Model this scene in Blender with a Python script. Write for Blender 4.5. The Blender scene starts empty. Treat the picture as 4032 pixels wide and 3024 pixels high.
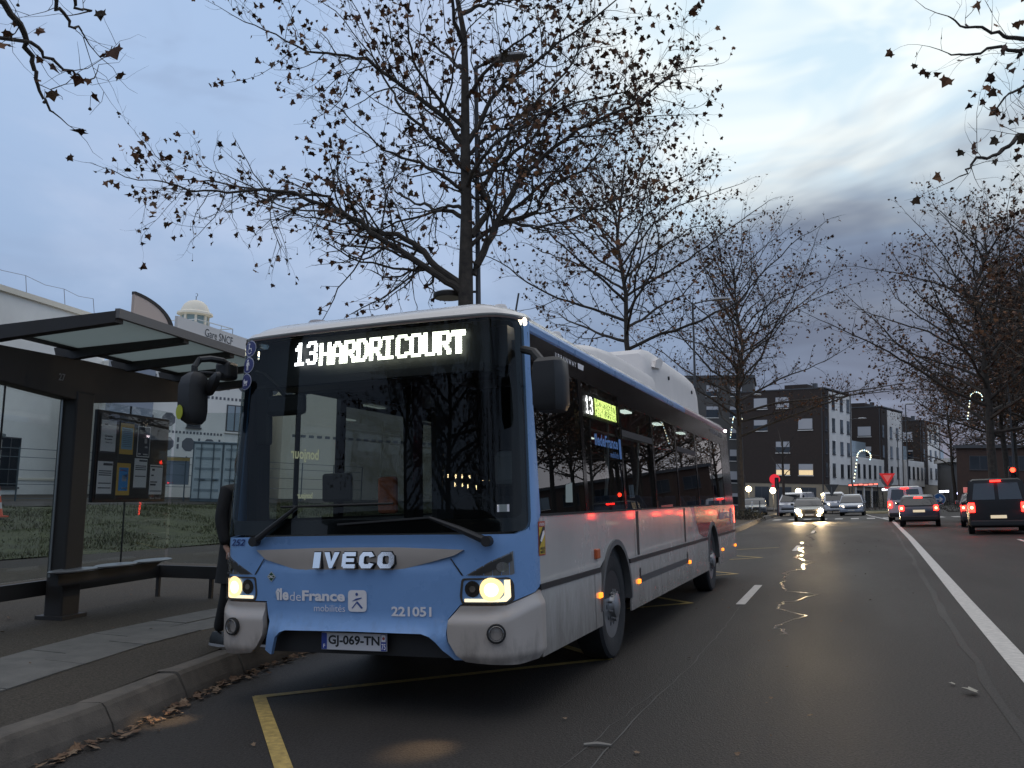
import bpy, bmesh, math, random
from mathutils import Vector, Matrix, geometry, noise
from math import sin, cos, pi, radians, sqrt
random.seed(7)
SC = bpy.context.scene
COL = SC.collection

# ---------------------------------------------------------------- camera
cam_d = bpy.data.cameras.new('camera')
cam = bpy.data.objects.new('camera', cam_d)
COL.objects.link(cam)
YAW, PIT, ROL = radians(-20.665), radians(7.917), radians(-1.429)
fw = Vector((sin(YAW)*cos(PIT), cos(YAW)*cos(PIT), sin(PIT)))
rt = Vector((cos(YAW), -sin(YAW), 0))
up = rt.cross(fw)
r2 = rt*cos(ROL) + up*sin(ROL)
u2 = up*cos(ROL) - rt*sin(ROL)
m = Matrix((r2, u2, -fw)).transposed().to_4x4()
m.translation = Vector((2.090, -5.616, 1.4246))
cam.matrix_world = m
cam_d.sensor_width = 36.0
cam_d.lens = 36.0*3444.8/4032.0
cam_d.clip_start = 0.05
cam_d.clip_end = 3000
SC.camera = cam

# ---------------------------------------------------------------- sky at dusk
world = bpy.data.worlds.new('World')
SC.world = world
world.use_nodes = True
wn = world.node_tree
wn.nodes.clear()
def WN(t, **k):
    n = wn.nodes.new(t)
    for a, b in k.items():
        setattr(n, a, b)
    return n
def wl(a, b): wn.links.new(a, b)
def wmath(op, a, b=None, c=None, clamp=False):
    n = WN('ShaderNodeMath', operation=op, use_clamp=clamp)
    for i, x in enumerate((a, b, c)):
        if x is None: continue
        if isinstance(x, (int, float)): n.inputs[i].default_value = x
        else: wl(x, n.inputs[i])
    return n.outputs[0]
def wmix(f, a, b):
    n = WN('ShaderNodeMix', data_type='RGBA', clamp_factor=True)
    wl(f, n.inputs[0])
    for i, x in ((6, a), (7, b)):
        if isinstance(x, tuple): n.inputs[i].default_value = (*x, 1)
        else: wl(x, n.inputs[i])
    return n.outputs[2]
def wsmooth(x, lo, hi):
    n = WN('ShaderNodeMapRange', interpolation_type='SMOOTHSTEP')
    wl(x, n.inputs[0]); n.inputs[1].default_value = lo; n.inputs[2].default_value = hi
    return n.outputs[0]
tc = WN('ShaderNodeTexCoord')
D = tc.outputs['Generated']
sep = WN('ShaderNodeSeparateXYZ'); wl(D, sep.inputs[0])
def wdot(v):
    n = WN('ShaderNodeVectorMath', operation='DOT_PRODUCT'); wl(D, n.inputs[0])
    n.inputs[1].default_value = Vector(v).normalized(); return n.outputs['Value']
def wnoise(scale, stretch, detail=5, off=(0, 0, 0), dist=0.3):
    mp = WN('ShaderNodeMapping'); wl(D, mp.inputs[0])
    mp.inputs['Scale'].default_value = (scale, scale, scale*stretch)
    mp.inputs['Location'].default_value = off
    n = WN('ShaderNodeTexNoise'); wl(mp.outputs[0], n.inputs['Vector'])
    n.inputs['Scale'].default_value = 1; n.inputs['Detail'].default_value = detail
    n.inputs['Roughness'].default_value = 0.55; n.inputs['Distortion'].default_value = dist
    return n.outputs['Fac']
n1 = wnoise(2.2, 2.2, 6, (3.1, 0.4, 1.2))
n2 = wnoise(3.6, 3.0, 4, (0.3, 5.2, 2.2), 0.5)
n3 = wnoise(5.5, 2.6, 3, (1.3, 2.2, 0.7), 0.8)
elev = sep.outputs['Z']
base = wmix(wsmooth(elev, 0.0, 0.5), (0.265, 0.37, 0.55), (0.40, 0.54, 0.78))
base = wmix(wmath('MULTIPLY', wsmooth(n1, 0.40, 0.66), 0.8), base, (0.50, 0.60, 0.80))
base = wmix(wmath('MULTIPLY', wsmooth(n3, 0.50, 0.75), 0.35), base, (0.29, 0.38, 0.56))
gl = wmath('ADD', wdot((0.14, 0.88, 0.42)), wmath('MULTIPLY', wmath('SUBTRACT', n2, 0.5), 0.16))
base = wmix(wsmooth(gl, 0.88, 0.99), base, wmix(wsmooth(n3, 0.35, 0.65), (0.66, 0.83, 0.95), (0.95, 1.02, 1.02)))
bank = wmath('ADD', wdot((0.10, 0.96, 0.20)), wmath('MULTIPLY', wmath('SUBTRACT', n2, 0.5), 0.10))
lowb = wmath('SUBTRACT', 1.0, wsmooth(wmath('ADD', elev, wmath('MULTIPLY', wmath('SUBTRACT', n2, 0.5), 0.30)), 0.20, 0.40))
base = wmix(wmath('MULTIPLY', wmath('MULTIPLY', wsmooth(bank, 0.86, 0.97), lowb), 0.92), base, wmix(wsmooth(n3, 0.36, 0.62), (0.235, 0.31, 0.46), (0.15, 0.20, 0.305)))
core = wmath('MULTIPLY', wsmooth(wmath('ADD', wdot((0.08, 0.96, 0.25)), wmath('MULTIPLY', wmath('SUBTRACT', n3, 0.5), 0.06)), 0.965, 0.998), wmath('SUBTRACT', 1.0, wsmooth(wmath('ADD', elev, wmath('MULTIPLY', wmath('SUBTRACT', n2, 0.5), 0.25)), 0.22, 0.40)))
base = wmix(wmath('MULTIPLY', core, 0.65), base, (0.115, 0.15, 0.235))
# overcast sky raised and greyed overhead, beyond the view, to lift walls and ground
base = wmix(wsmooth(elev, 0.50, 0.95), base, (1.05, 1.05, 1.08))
nish = WN('ShaderNodeTexSky', sky_type='NISHITA', sun_disc=False)
nish.sun_elevation = radians(3.0); nish.sun_rotation = radians(5.0)
bg1 = WN('ShaderNodeBackground'); wl(nish.outputs[0], bg1.inputs[0]); bg1.inputs[1].default_value = 0.0015
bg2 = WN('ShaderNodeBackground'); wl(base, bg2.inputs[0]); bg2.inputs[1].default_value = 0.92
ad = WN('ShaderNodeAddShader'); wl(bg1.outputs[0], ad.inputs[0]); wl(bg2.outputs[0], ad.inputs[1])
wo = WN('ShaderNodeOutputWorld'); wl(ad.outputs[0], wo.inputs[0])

sun_d = bpy.data.lights.new('sun', 'SUN')
sun_d.energy = 0.25; sun_d.angle = radians(60); sun_d.color = (1.0, 0.88, 0.74)
sun = bpy.data.objects.new('sun', sun_d); COL.objects.link(sun)
sun.rotation_euler = Vector((-0.10, -0.88, -0.46)).to_track_quat('-Z', 'Y').to_euler()

SC.view_settings.view_transform = 'Standard'
SC.view_settings.look = 'None'
SC.view_settings.exposure = 0.16
SC.view_settings.gamma = 1.0
SC.cycles.use_denoising = True
SC.cycles.max_bounces = 8
SC.cycles.transparent_max_bounces = 24
SC.cycles.sample_clamp_indirect = 4.0
SC.cycles.caustics_reflective = False
SC.cycles.caustics_refractive = False

# ---------------------------------------------------------------- materials
MATS = {}
def mat(name, col, rough=0.5, metal=0.0, emit=None, es=0.0, var=0.0, vscale=4.0, bump=0.0, bscale=60.0, coat=0.0, spec=0.5, island=None):
    if name in MATS: return MATS[name]
    mt = bpy.data.materials.new(name); mt.use_nodes = True
    nt = mt.node_tree; b = nt.nodes['Principled BSDF']
    b.inputs['Base Color'].default_value = (*col, 1)
    b.inputs['Roughness'].default_value = rough
    b.inputs['Metallic'].default_value = metal
    b.inputs['Coat Weight'].default_value = coat
    b.inputs['Coat Roughness'].default_value = 0.05
    b.inputs['Specular IOR Level'].default_value = spec
    if emit:
        b.inputs['Emission Color'].default_value = (*emit, 1)
        b.inputs['Emission Strength'].default_value = es
    tcn = None
    if var or bump:
        tcn = nt.nodes.new('ShaderNodeTexCoord')
    if var:
        nz = nt.nodes.new('ShaderNodeTexNoise'); nt.links.new(tcn.outputs['Object'], nz.inputs['Vector'])
        nz.inputs['Scale'].default_value = vscale; nz.inputs['Detail'].default_value = 8; nz.inputs['Roughness'].default_value = 0.62
        rp = nt.nodes.new('ShaderNodeMapRange'); nt.links.new(nz.outputs['Fac'], rp.inputs[0])
        rp.inputs[1].default_value = 0.3; rp.inputs[2].default_value = 0.7
        rp.inputs[3].default_value = 1-var; rp.inputs[4].default_value = 1+var
        mx = nt.nodes.new('ShaderNodeVectorMath'); mx.operation = 'SCALE'
        mx.inputs[0].default_value = col; nt.links.new(rp.outputs[0], mx.inputs['Scale'])
        nt.links.new(mx.outputs[0], b.inputs['Base Color'])
        rr = nt.nodes.new('ShaderNodeMapRange'); nt.links.new(nz.outputs['Fac'], rr.inputs[0])
        rr.inputs[1].default_value = 0.3; rr.inputs[2].default_value = 0.7
        rr.inputs[3].default_value = max(0.02, rough-0.08); rr.inputs[4].default_value = min(1, rough+0.08)
        nt.links.new(rr.outputs[0], b.inputs['Roughness'])
    if island:
        g = nt.nodes.new('ShaderNodeNewGeometry'); cr = nt.nodes.new('ShaderNodeValToRGB')
        nt.links.new(g.outputs['Random Per Island'], cr.inputs[0])
        el = cr.color_ramp.elements
        el[0].color = (*island[0], 1); el[1].color = (*island[-1], 1)
        for i in range(1, len(island)-1):
            e = el.new(i/(len(island)-1)); e.color = (*island[i], 1)
        nt.links.new(cr.outputs[0], b.inputs['Base Color'])
    if bump:
        nb = nt.nodes.new('ShaderNodeTexNoise'); nt.links.new(tcn.outputs['Object'], nb.inputs['Vector'])
        nb.inputs['Scale'].default_value = bscale; nb.inputs['Detail'].default_value = 4
        bp = nt.nodes.new('ShaderNodeBump'); bp.inputs['Strength'].default_value = bump; bp.inputs['Distance'].default_value = 0.01
        nt.links.new(nb.outputs['Fac'], bp.inputs['Height']); nt.links.new(bp.outputs[0], b.inputs['Normal'])
    MATS[name] = mt
    return mt
def glass(name, tint, ior=1.5, rough=0.0, gl=(1, 1, 1)):
    if name in MATS: return MATS[name]
    mt = bpy.data.materials.new(name); mt.use_nodes = True
    nt = mt.node_tree; nt.nodes.clear()
    o = nt.nodes.new('ShaderNodeOutputMaterial'); mx = nt.nodes.new('ShaderNodeMixShader')
    fr = nt.nodes.new('ShaderNodeFresnel')
    ge = nt.nodes.new('ShaderNodeNewGeometry'); mr_ = nt.nodes.new('ShaderNodeMapRange'); nt.links.new(ge.outputs['Backfacing'], mr_.inputs[0])
    mr_.inputs[3].default_value = ior; mr_.inputs[4].default_value = 1/ior; nt.links.new(mr_.outputs[0], fr.inputs[0])
    t = nt.nodes.new('ShaderNodeBsdfTransparent'); t.inputs[0].default_value = (*tint, 1)
    g = nt.nodes.new('ShaderNodeBsdfGlossy'); g.inputs['Roughness'].default_value = rough; g.inputs[0].default_value = (*gl, 1)
    nt.links.new(fr.outputs[0], mx.inputs[0]); nt.links.new(t.outputs[0], mx.inputs[1]); nt.links.new(g.outputs[0], mx.inputs[2])
    nt.links.new(mx.outputs[0], o.inputs[0])
    MATS[name] = mt
    return mt

# ---------------------------------------------------------------- builders
def lerp(a, b, t): return a+(b-a)*t
def smooth(x, a, b):
    t = max(0, min(1, (x-a)/(b-a))); return t*t*(3-2*t)
class MB:
    def __init__(s): s.v = []; s.f = []
    def add(s, v, f):
        o = len(s.v); s.v += [tuple(p) for p in v]; s.f += [tuple(i+o for i in q) for q in f]; return s
    def box(s, c, d, rz=0.0):
        x, y, z = (k/2 for k in d); cs, sn = cos(rz), sin(rz); vs = []
        for k in range(8):
            px = x if k & 1 else -x; py = y if k & 2 else -y; pz = z if k & 4 else -z
            vs.append((c[0]+px*cs-py*sn, c[1]+px*sn+py*cs, c[2]+pz))
        return s.add(vs, [(0, 2, 3, 1), (4, 5, 7, 6), (0, 1, 5, 4), (2, 6, 7, 3), (0, 4, 6, 2), (1, 3, 7, 5)])
    def bar(s, a, b, w, h, upv=(0, 0, 1)):
        a = Vector(a); b = Vector(b); d = (b-a).normalized(); sd = d.cross(Vector(upv))
        if sd.length < 1e-4: sd = Vector((1, 0, 0))
        sd.normalize(); u = sd.cross(d); vs = []
        for p in (a, b):
            for i, j in ((-1, -1), (1, -1), (1, 1), (-1, 1)): vs.append(p+sd*(i*w/2)+u*(j*h/2))
        return s.add(vs, [(0, 3, 2, 1), (4, 5, 6, 7), (0, 1, 5, 4), (1, 2, 6, 5), (2, 3, 7, 6), (3, 0, 4, 7)])
    def tube(s, pts, rad, n=6, cap=True):
        pts = [Vector(p) for p in pts]; k = len(pts)
        if not isinstance(rad, (list, tuple)): rad = [rad]*k
        vs = []; fs = []; ref = Vector((0.31, 0.17, 0.93))
        for i, p in enumerate(pts):
            d = (pts[min(i+1, k-1)]-pts[max(i-1, 0)])
            if d.length < 1e-9: d = Vector((0, 0, 1))
            d.normalize()
            a = d.cross(ref)
            if a.length < 0.05: a = d.cross(Vector((1, 0, 0)))
            a.normalize(); b = d.cross(a)
            for j in range(n):
                t = 2*pi*j/n; vs.append(p+(a*cos(t)+b*sin(t))*rad[i])
        for i in range(k-1):
            for j in range(n):
                fs.append((i*n+j, i*n+(j+1) % n, (i+1)*n+(j+1) % n, (i+1)*n+j))
        if cap and n > 2: fs.append(tuple(range(n-1, -1, -1))); fs.append(tuple(range((k-1)*n, k*n)))
        return s.add(vs, fs)
    def lathe(s, prof, n=24, c=(0, 0, 0), axis='z', sq=(1, 1)):
        vs = []; fs = []; k = len(prof)
        for r, h in prof:
            for j in range(n):
                t = 2*pi*j/n; x, y = r*cos(t)*sq[0], r*sin(t)*sq[1]
                if axis == 'z': q = (x, y, h)
                elif axis == 'x': q = (h, x, y)
                else: q = (x, h, y)
                vs.append((c[0]+q[0], c[1]+q[1], c[2]+q[2]))
        for i in range(k-1):
            for j in range(n): fs.append((i*n+j, i*n+(j+1) % n, (i+1)*n+(j+1) % n, (i+1)*n+j))
        if prof[0][0] > 1e-6: fs.append(tuple(range(n-1, -1, -1)))
        if prof[-1][0] > 1e-6: fs.append(tuple(range((k-1)*n, k*n)))
        return s.add(vs, fs)
    def prism(s, poly, f0, f1):
        n = len(poly); vs = [f0(*p) for p in poly]+[f1(*p) for p in poly]
        fs = [tuple(range(n)), tuple(range(2*n-1, n-1, -1))]+[(i, i+n, (i+1) % n+n, (i+1) % n) for i in range(n)]
        return s.add(vs, fs)
    def loft(s, rings, close=True, caps=True):
        n = len(rings[0]); vs = [p for r in rings for p in r]; fs = []
        for i in range(len(rings)-1):
            for j in range(n if close else n-1): fs.append((i*n+j, i*n+(j+1) % n, (i+1)*n+(j+1) % n, (i+1)*n+j))
        if caps: fs.append(tuple(range(n-1, -1, -1))); fs.append(tuple(range((len(rings)-1)*n, len(rings)*n)))
        return s.add(vs, fs)
    def build(s, name, mt, parent=None, sm=False, fix=True, bevel=0.0):
        me = bpy.data.meshes.new(name); me.from_pydata(s.v, [], s.f); me.update()
        if fix:
            b = bmesh.new(); b.from_mesh(me); bmesh.ops.recalc_face_normals(b, faces=b.faces); b.to_mesh(me); b.free()
        if sm: 
            me.polygons.foreach_set('use_smooth', [True]*len(me.polygons))
            if hasattr(me, 'set_sharp_from_angle'): me.set_sharp_from_angle(angle=radians(38))
        me.materials.append(mt)
        o = bpy.data.objects.new(name, me); COL.objects.link(o)
        if parent: o.parent = parent
        if bevel:
            md = o.modifiers.new('bevel', 'BEVEL'); md.width = bevel; md.segments = 2; md.limit_method = 'ANGLE'; md.angle_limit = radians(40)
        return o
def tag(o, label=None, cat=None, group=None, kind=None):
    if label: o['label'] = label
    if cat: o['category'] = cat
    if group: o['group'] = group
    if kind: o['kind'] = kind
    return o
LEAN = radians(3.2)
def thing(name, label, cat, loc=(0, 0, 0), rz=0.0, group=None, lean=0.0):
    o = bpy.data.objects.new(name, None); COL.objects.link(o); o.empty_display_size = 0.2
    mm = Matrix.Rotation(lean, 4, 'Y') @ Matrix.Rotation(rz, 4, 'Z'); mm.translation = Vector(loc); o.matrix_world = mm
    return tag(o, label, cat, group)
def copy_tree(o, parent=None):
    c = o.copy(); COL.objects.link(c)
    if parent: c.parent = parent; c.matrix_parent_inverse = o.matrix_parent_inverse.copy()
    for ch in list(o.children): copy_tree(ch, c)
    return c
def text2d(s, off=0.0, shear=0.0, space=1.0):
    cu = bpy.data.curves.new('txt', 'FONT'); cu.body = s; cu.offset = off; cu.shear = shear; cu.space_character = space
    cu.resolution_u = 3
    ob = bpy.data.objects.new('txt', cu)
    me = bpy.data.meshes.new_from_object(ob)
    vs = [(v.co.x, v.co.y) for v in me.vertices]; fs = [tuple(p.vertices) for p in me.polygons]
    bpy.data.objects.remove(ob); bpy.data.curves.remove(cu); bpy.data.meshes.remove(me)
    return vs, fs
def text_fit(mb, s, x0, z0, x1, z1, fmap, off=0.02, shear=0.0, mirror=False, depth=None, space=1.0):
    vs, fs = text2d(s, off, shear, space)
    a0 = min(v[0] for v in vs); a1 = max(v[0] for v in vs); b0 = min(v[1] for v in vs); b1 = max(v[1] for v in vs)
    q = []
    for a, b in vs:
        t = (a-a0)/(a1-a0)
        if mirror: t = 1-t
        q.append((lerp(x0, x1, t), lerp(z0, z1, (b-b0)/(b1-b0))))
    if depth is None: mb.add([fmap(*p) for p in q], fs)
    else:
        n = len(q); cnt = {}
        for f in fs:
            for i in range(len(f)):
                e = (f[i], f[(i+1) % len(f)]); cnt[e] = 1
        side = [(a, b, b+n, a+n) for (a, b) in cnt if (b, a) not in cnt]
        mb.add([fmap(*p) for p in q]+[depth(*p) for p in q], fs+[tuple(i+n for i in reversed(f)) for f in fs]+side)
    return mb
def inpoly(x, y, poly):
    c = False; j = len(poly)-1
    for i in range(len(poly)):
        xi, yi = poly[i]; xj, yj = poly[j]
        if (yi > y) != (yj > y) and x < (xj-xi)*(y-yi)/(yj-yi)+xi: c = not c
        j = i
    return c
def densify(poly, step):
    out = []
    for i, p in enumerate(poly):
        q = poly[(i+1) % len(poly)]; L = math.hypot(q[0]-p[0], q[1]-p[1]); n = max(1, int(math.ceil(L/step)))
        out += [(lerp(p[0], q[0], k/n), lerp(p[1], q[1], k/n)) for k in range(n)]
    return out
def rounded(poly, r, n=4):
    out = []
    k = len(poly)
    for i in range(k):
        p = Vector(poly[i]); a = Vector(poly[i-1]); b = Vector(poly[(i+1) % k])
        ra = min(r, (a-p).length*0.45); rb = min(r, (b-p).length*0.45)
        s_ = p+(a-p).normalized()*ra; e_ = p+(b-p).normalized()*rb
        for j in range(n+1):
            t = j/n; q = s_*(1-t)**2+p*2*t*(1-t)+e_*t*t; out.append((q.x, q.y))
    return out
def patch(mb, outline, fmap, step=0.08, holes=(), rim=None):
    ol = densify(outline, step); co = list(ol); fc = [list(range(len(ol)))]
    eds = []
    for h in holes:
        hh = densify(h, step); s0 = len(co); co += hh
        eds += [(s0+i, s0+(i+1) % len(hh)) for i in range(len(hh))]
    x0 = min(p[0] for p in ol); x1 = max(p[0] for p in ol); y0 = min(p[1] for p in ol); y1 = max(p[1] for p in ol)
    g = y0+step*0.5
    while g < y1:
        h = x0+step*0.5
        while h < x1:
            if inpoly(h, g, ol): co.append((h, g))
            h += step
        g += step
    r = geometry.delaunay_2d_cdt([Vector(c) for c in co], eds, fc, 1, 1e-5)
    vs = [(v.x, v.y) for v in r[0]]; fs = []
    for f in r[2]:
        cx = sum(vs[i][0] for i in f)/len(f); cy = sum(vs[i][1] for i in f)/len(f)
        if not inpoly(cx, cy, ol) or any(inpoly(cx, cy, h) for h in holes): continue
        fs.append(tuple(f))
    V3 = [fmap(*p) for p in vs]; F3 = list(fs)
    if rim:
        n = len(V3); V3 += [rim(*p) for p in vs]; cnt = {}
        for f in fs:
            for i in range(len(f)): cnt[(f[i], f[(i+1) % len(f)])] = 1
        F3 += [(a, a+n, b+n, b) for (a, b) in cnt if (b, a) not in cnt]
    mb.add(V3, F3); return mb
# ---------------------------------------------------------------- ground, road, pavement
def asphalt(name, col, rough, spec=0.5, wear=0.22):
    mt = bpy.data.materials.new(name); mt.use_nodes = True; nt = mt.node_tree; b = nt.nodes['Principled BSDF']
    N = nt.nodes.new; L = nt.links.new
    tc_ = N('ShaderNodeTexCoord')
    big = N('ShaderNodeTexNoise'); big.inputs['Scale'].default_value = 0.35; big.inputs['Detail'].default_value = 6
    mp = N('ShaderNodeMapping'); mp.inputs['Scale'].default_value = (1.6, 0.35, 1); L(tc_.outputs['Object'], mp.inputs[0]); L(mp.outputs[0], big.inputs['Vector'])
    fine = N('ShaderNodeTexNoise'); fine.inputs['Scale'].default_value = 55; fine.inputs['Detail'].default_value = 6; fine.inputs['Roughness'].default_value = .8; L(tc_.outputs['Object'], fine.inputs['Vector'])
    vor = N('ShaderNodeTexVoronoi'); vor.inputs['Scale'].default_value = 85; L(tc_.outputs['Object'], vor.inputs['Vector'])
    r1 = N('ShaderNodeMapRange'); L(big.outputs['Fac'], r1.inputs[0]); r1.inputs[1].default_value = 0.3; r1.inputs[2].default_value = 0.7; r1.inputs[3].default_value = 1-wear; r1.inputs[4].default_value = 1+wear
    r2_ = N('ShaderNodeMapRange'); L(fine.outputs['Fac'], r2_.inputs[0]); r2_.inputs[1].default_value = 0.34; r2_.inputs[2].default_value = 0.68; r2_.inputs[3].default_value = 0.35; r2_.inputs[4].default_value = 1.75
    mu = N('ShaderNodeMath'); mu.operation = 'MULTIPLY'; L(r1.outputs[0], mu.inputs[0]); L(r2_.outputs[0], mu.inputs[1])
    vm = N('ShaderNodeVectorMath'); vm.operation = 'SCALE'; vm.inputs[0].default_value = col; L(mu.outputs[0], vm.inputs['Scale']); L(vm.outputs[0], b.inputs['Base Color'])
    rr = N('ShaderNodeMapRange'); L(big.outputs['Fac'], rr.inputs[0]); rr.inputs[1].default_value = 0.3; rr.inputs[2].default_value = 0.7; rr.inputs[3].default_value = rough-0.1; rr.inputs[4].default_value = rough+0.1
    L(rr.outputs[0], b.inputs['Roughness']); b.inputs['Specular IOR Level'].default_value = spec
    bp = N('ShaderNodeBump'); bp.inputs['Strength'].default_value = 0.6; bp.inputs['Distance'].default_value = 0.006; L(vor.outputs['Distance'], bp.inputs['Height'])
    bp2 = N('ShaderNodeBump'); bp2.inputs['Strength'].default_value = 0.12; bp2.inputs['Distance'].default_value = 0.05; L(big.outputs['Fac'], bp2.inputs['Height']); L(bp.outputs[0], bp2.inputs['Normal'])
    L(bp2.outputs[0], b.inputs['Normal'])
    MATS[name] = mt; return mt
ASPH = asphalt('asphalt_road', (0.041, 0.037, 0.034), 0.60, 0.12)
ASPH2 = asphalt('asphalt_patch', (0.031, 0.028, 0.026), 0.56, 0.2)
PAVE = asphalt('pavement_fine_gravel', (0.064, 0.055, 0.044), 0.8, 0.12)
GRAV = asphalt('gravel_ground', (0.055, 0.050, 0.046), 0.85, 0.15)
KERB = mat('kerb_concrete', (0.105, 0.090, 0.074), 0.85, var=0.35, vscale=5, bump=0.5, bscale=90)
SLAB = mat('slab_concrete', (0.115, 0.11, 0.10), 0.8, var=0.32, vscale=4, bump=0.35, bscale=120)
YEL = mat('yellow_paint', (0.40, 0.28, 0.085), 0.65, var=0.4, vscale=18, bump=0.25, bscale=120)
WHT = mat('white_road_paint', (0.50, 0.47, 0.43), 0.6, var=0.25, vscale=14, bump=0.25, bscale=120)
TAR = mat('crack_sealant', (0.03, 0.028, 0.027), 0.16, spec=0.7, bump=0.2, bscale=25)
GRASS = mat('grass_soil', (0.042, 0.050, 0.020), 0.95, var=0.45, vscale=1.8, bump=0.6, bscale=40)

def KERBX(y):
    pts = [(-40, -1.9), (-6, -2.2), (-2.2, -2.34), (-1.55, -2.42), (-0.8, -2.55), (0.59, -2.94), (1.41, -3.10), (3, -3.2), (22, -3.2), (28, -2.75), (36, -2.62), (56, -3.3), (78, -3.6), (120, -4.2), (300, -6)]
    for (a, xa), (b, xb) in zip(pts, pts[1:]):
        if a <= y <= b:
            t = (y-a)/(b-a); return lerp(xa, xb, t)
    return -6
def PZ(x, y=0):      # height of the pavement and the land beyond it
    z = 0.20+0.04*max(-3-x, -1)
    z += 0.9*smooth(-x, 13, 24)+0.02*max(0, -x-24)
    return z
# one sheet to the horizon
g = MB(); ys = [-60, -20, 0, 20, 45, 70, 100, 140, 200, 400, 900, 2000]
xs = [-1500, -600, -250, -120, -60, -30, 30, 60, 120, 250, 600, 1500]
xs = [-1500, -500, -150, -70, 0, 70, 150, 500, 1500]
vs = [(x, y, -0.06) for y in ys for x in xs]; nx = len(xs)
g.add(vs, [(j*nx+i, j*nx+i+1, (j+1)*nx+i+1, (j+1)*nx+i) for j in range(len(ys)-1) for i in range(nx-1)])
tag(g.build('ground', GRAV), kind='structure')
# road sheet
g = MB(); yy = [-40, -6, -2, 0, 2, 6, 20, 30, 45, 60, 80, 110, 160]
vs = []
for y in yy: vs += [(-9, y, 0), (14 if y < 40 else 14+(y-40)*0.45, y, 0)]
g.add(vs, [(2*i, 2*i+1, 2*i+3, 2*i+2) for i in range(len(yy)-1)])
tag(g.build('road', ASPH), kind='structure')
# pavement behind the kerb (rises gently away from the road)
def strip_mesh(name, y0, y1, xa, xb, dz, mt, nx=6, ny=40, kind='structure', zf=PZ):
    g = MB(); vs = []
    for j in range(ny+1):
        y = lerp(y0, y1, j/ny); a = xa(y) if callable(xa) else xa; b = xb(y) if callable(xb) else xb
        for i in range(nx+1):
            x = lerp(a, b, i/nx); vs.append((x, y, zf(x, y)+dz))
    n = nx+1
    g.add(vs, [(j*n+i, j*n+i+1, (j+1)*n+i+1, (j+1)*n+i) for j in range(ny) for i in range(nx)])
    return tag(g.build(name, mt, fix=False, sm=True), kind=kind)
pav = strip_mesh('pavement', -30, 78, -11.8, lambda y: KERBX(y)-0.28, 0.0, PAVE, 10, 90)
strip_mesh('gravel_path', -60, 110, -13.4, -11.8, -0.01, GRAV, 4, 60)
strip_mesh('grass_bank', -60, 110, -22.0, -13.4, 0.0, GRASS, 10, 90, zf=lambda x, y: PZ(x)+0.10*noise.noise(Vector((x*0.5, y*0.5, 0)))+0.10*smooth(-x, 15.5, 18)*(1-smooth(-x, 19.5, 22)))
strip_mesh('asphalt_path', -60, 110, -25.5, -22.0, 0.004, ASPH2, 4, 60)
strip_mesh('yard_ground', -60, 140, -130, -25.5, 0.0, GRAV, 20, 40)
tag(MB().add([(14, -40, 0.12), (60, -40, 0.12), (60, 160, 0.12), (14, 44, 0.12)], [(0, 1, 2, 3)]).build('verge', GRASS), kind='structure')
# kerb of separate stones
kerb = MB(); kerb.add([(KERBX(y)-d, y, 0.06) for y in (-30, -6, -2.2, -1.55, -.8, .59, 1.41, 3, 22, 28, 36, 56, 78) for d in (0.26, 0.06)], [(2*i, 2*i+1, 2*i+3, 2*i+2) for i in range(12)])
kerb_o = tag(kerb.build('kerb', KERB), kind='structure')
y = -5.9; rk = random.Random(3)
while y < 64:
    L = 1.0 if y < 30 else 2.0
    y1 = y+L-0.012; a = Vector((KERBX(y), y, 0)); b = Vector((KERBX(y1), y1, 0))
    h = PZ(KERBX(y)-0.25)-0.0+rk.uniform(-.004, .004)+0.006; k = MB(); prof = [(-0.02, -0.02), (-0.045, 0.06), (-0.10, h-0.03), (-0.125, h-0.004), (-0.15, h), (-0.30, h), (-0.30, -0.02)]
    nrm = (b-a).normalized(); sd = Vector((nrm.y, -nrm.x, 0))
    r = [[p+sd*q[0]+Vector((0, 0, q[1])) for q in prof] for p in (a+nrm*0.01, b-nrm*0.004)]
    k.loft(r).build('kerb_stone', KERB, kerb_o)
    y += L
# two rows of concrete slabs set into the pavement
def slab_x(y): return KERBX(y)-1.02
rs = random.Random(5)
for row in range(2):
    y = -3.6+0.3*row
    while y < 8:
        x1 = slab_x(y)-row*0.44; x0 = x1-0.43; y1 = y+0.885; xb1 = slab_x(y1)-row*0.44; xb0 = xb1-0.43; dz = rs.uniform(0.004, 0.012)
        k = MB(); q = [(x0, y), (x1, y), (xb1, y1), (xb0, y1)]
        k.prism(q, lambda a, b: (a, b, PZ(a)+dz), lambda a, b: (a, b, PZ(a)-0.04)).build('slab', SLAB, pav)
        y += 0.90
# painted markings
def ribbon(pts, w, z=0.004):
    g = MB(); vs = []
    n = len(pts)
    for i, p in enumerate(pts):
        p = Vector(p); a = Vector(pts[max(i-1, 0)]); b = Vector(pts[min(i+1, n-1)]); d = (b-a).normalized(); s_ = Vector((d.y, -d.x))
        ww = w[i] if isinstance(w, (list, tuple)) else w
        vs += [(*(p-s_*ww/2), z), (*(p+s_*ww/2), z)]
    return g.add(vs, [(2*i, 2*i+1, 2*i+3, 2*i+2) for i in range(n-1)])
zz = [(-0.05, -2.35), (-2.3, 0.28), (-0.1, 2.48), (-2.3, 4.75), (-0.1, 7.08), (-2.3, 9.6), (-0.05, 12.14), (-2.3, 14.6), (-0.02, 17.08), (-2.3, 19.5), (0.05, 21.75)]
for a, b in zip(zz, zz[1:]):
    d = (Vector(b)-Vector(a)).normalized()*0.03
    tag(ribbon([Vector(a)-d, Vector(b)+d], 0.10, 0.004+0.0006*zz.index(a)).build('yellow_line', YEL), kind='structure')
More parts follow.
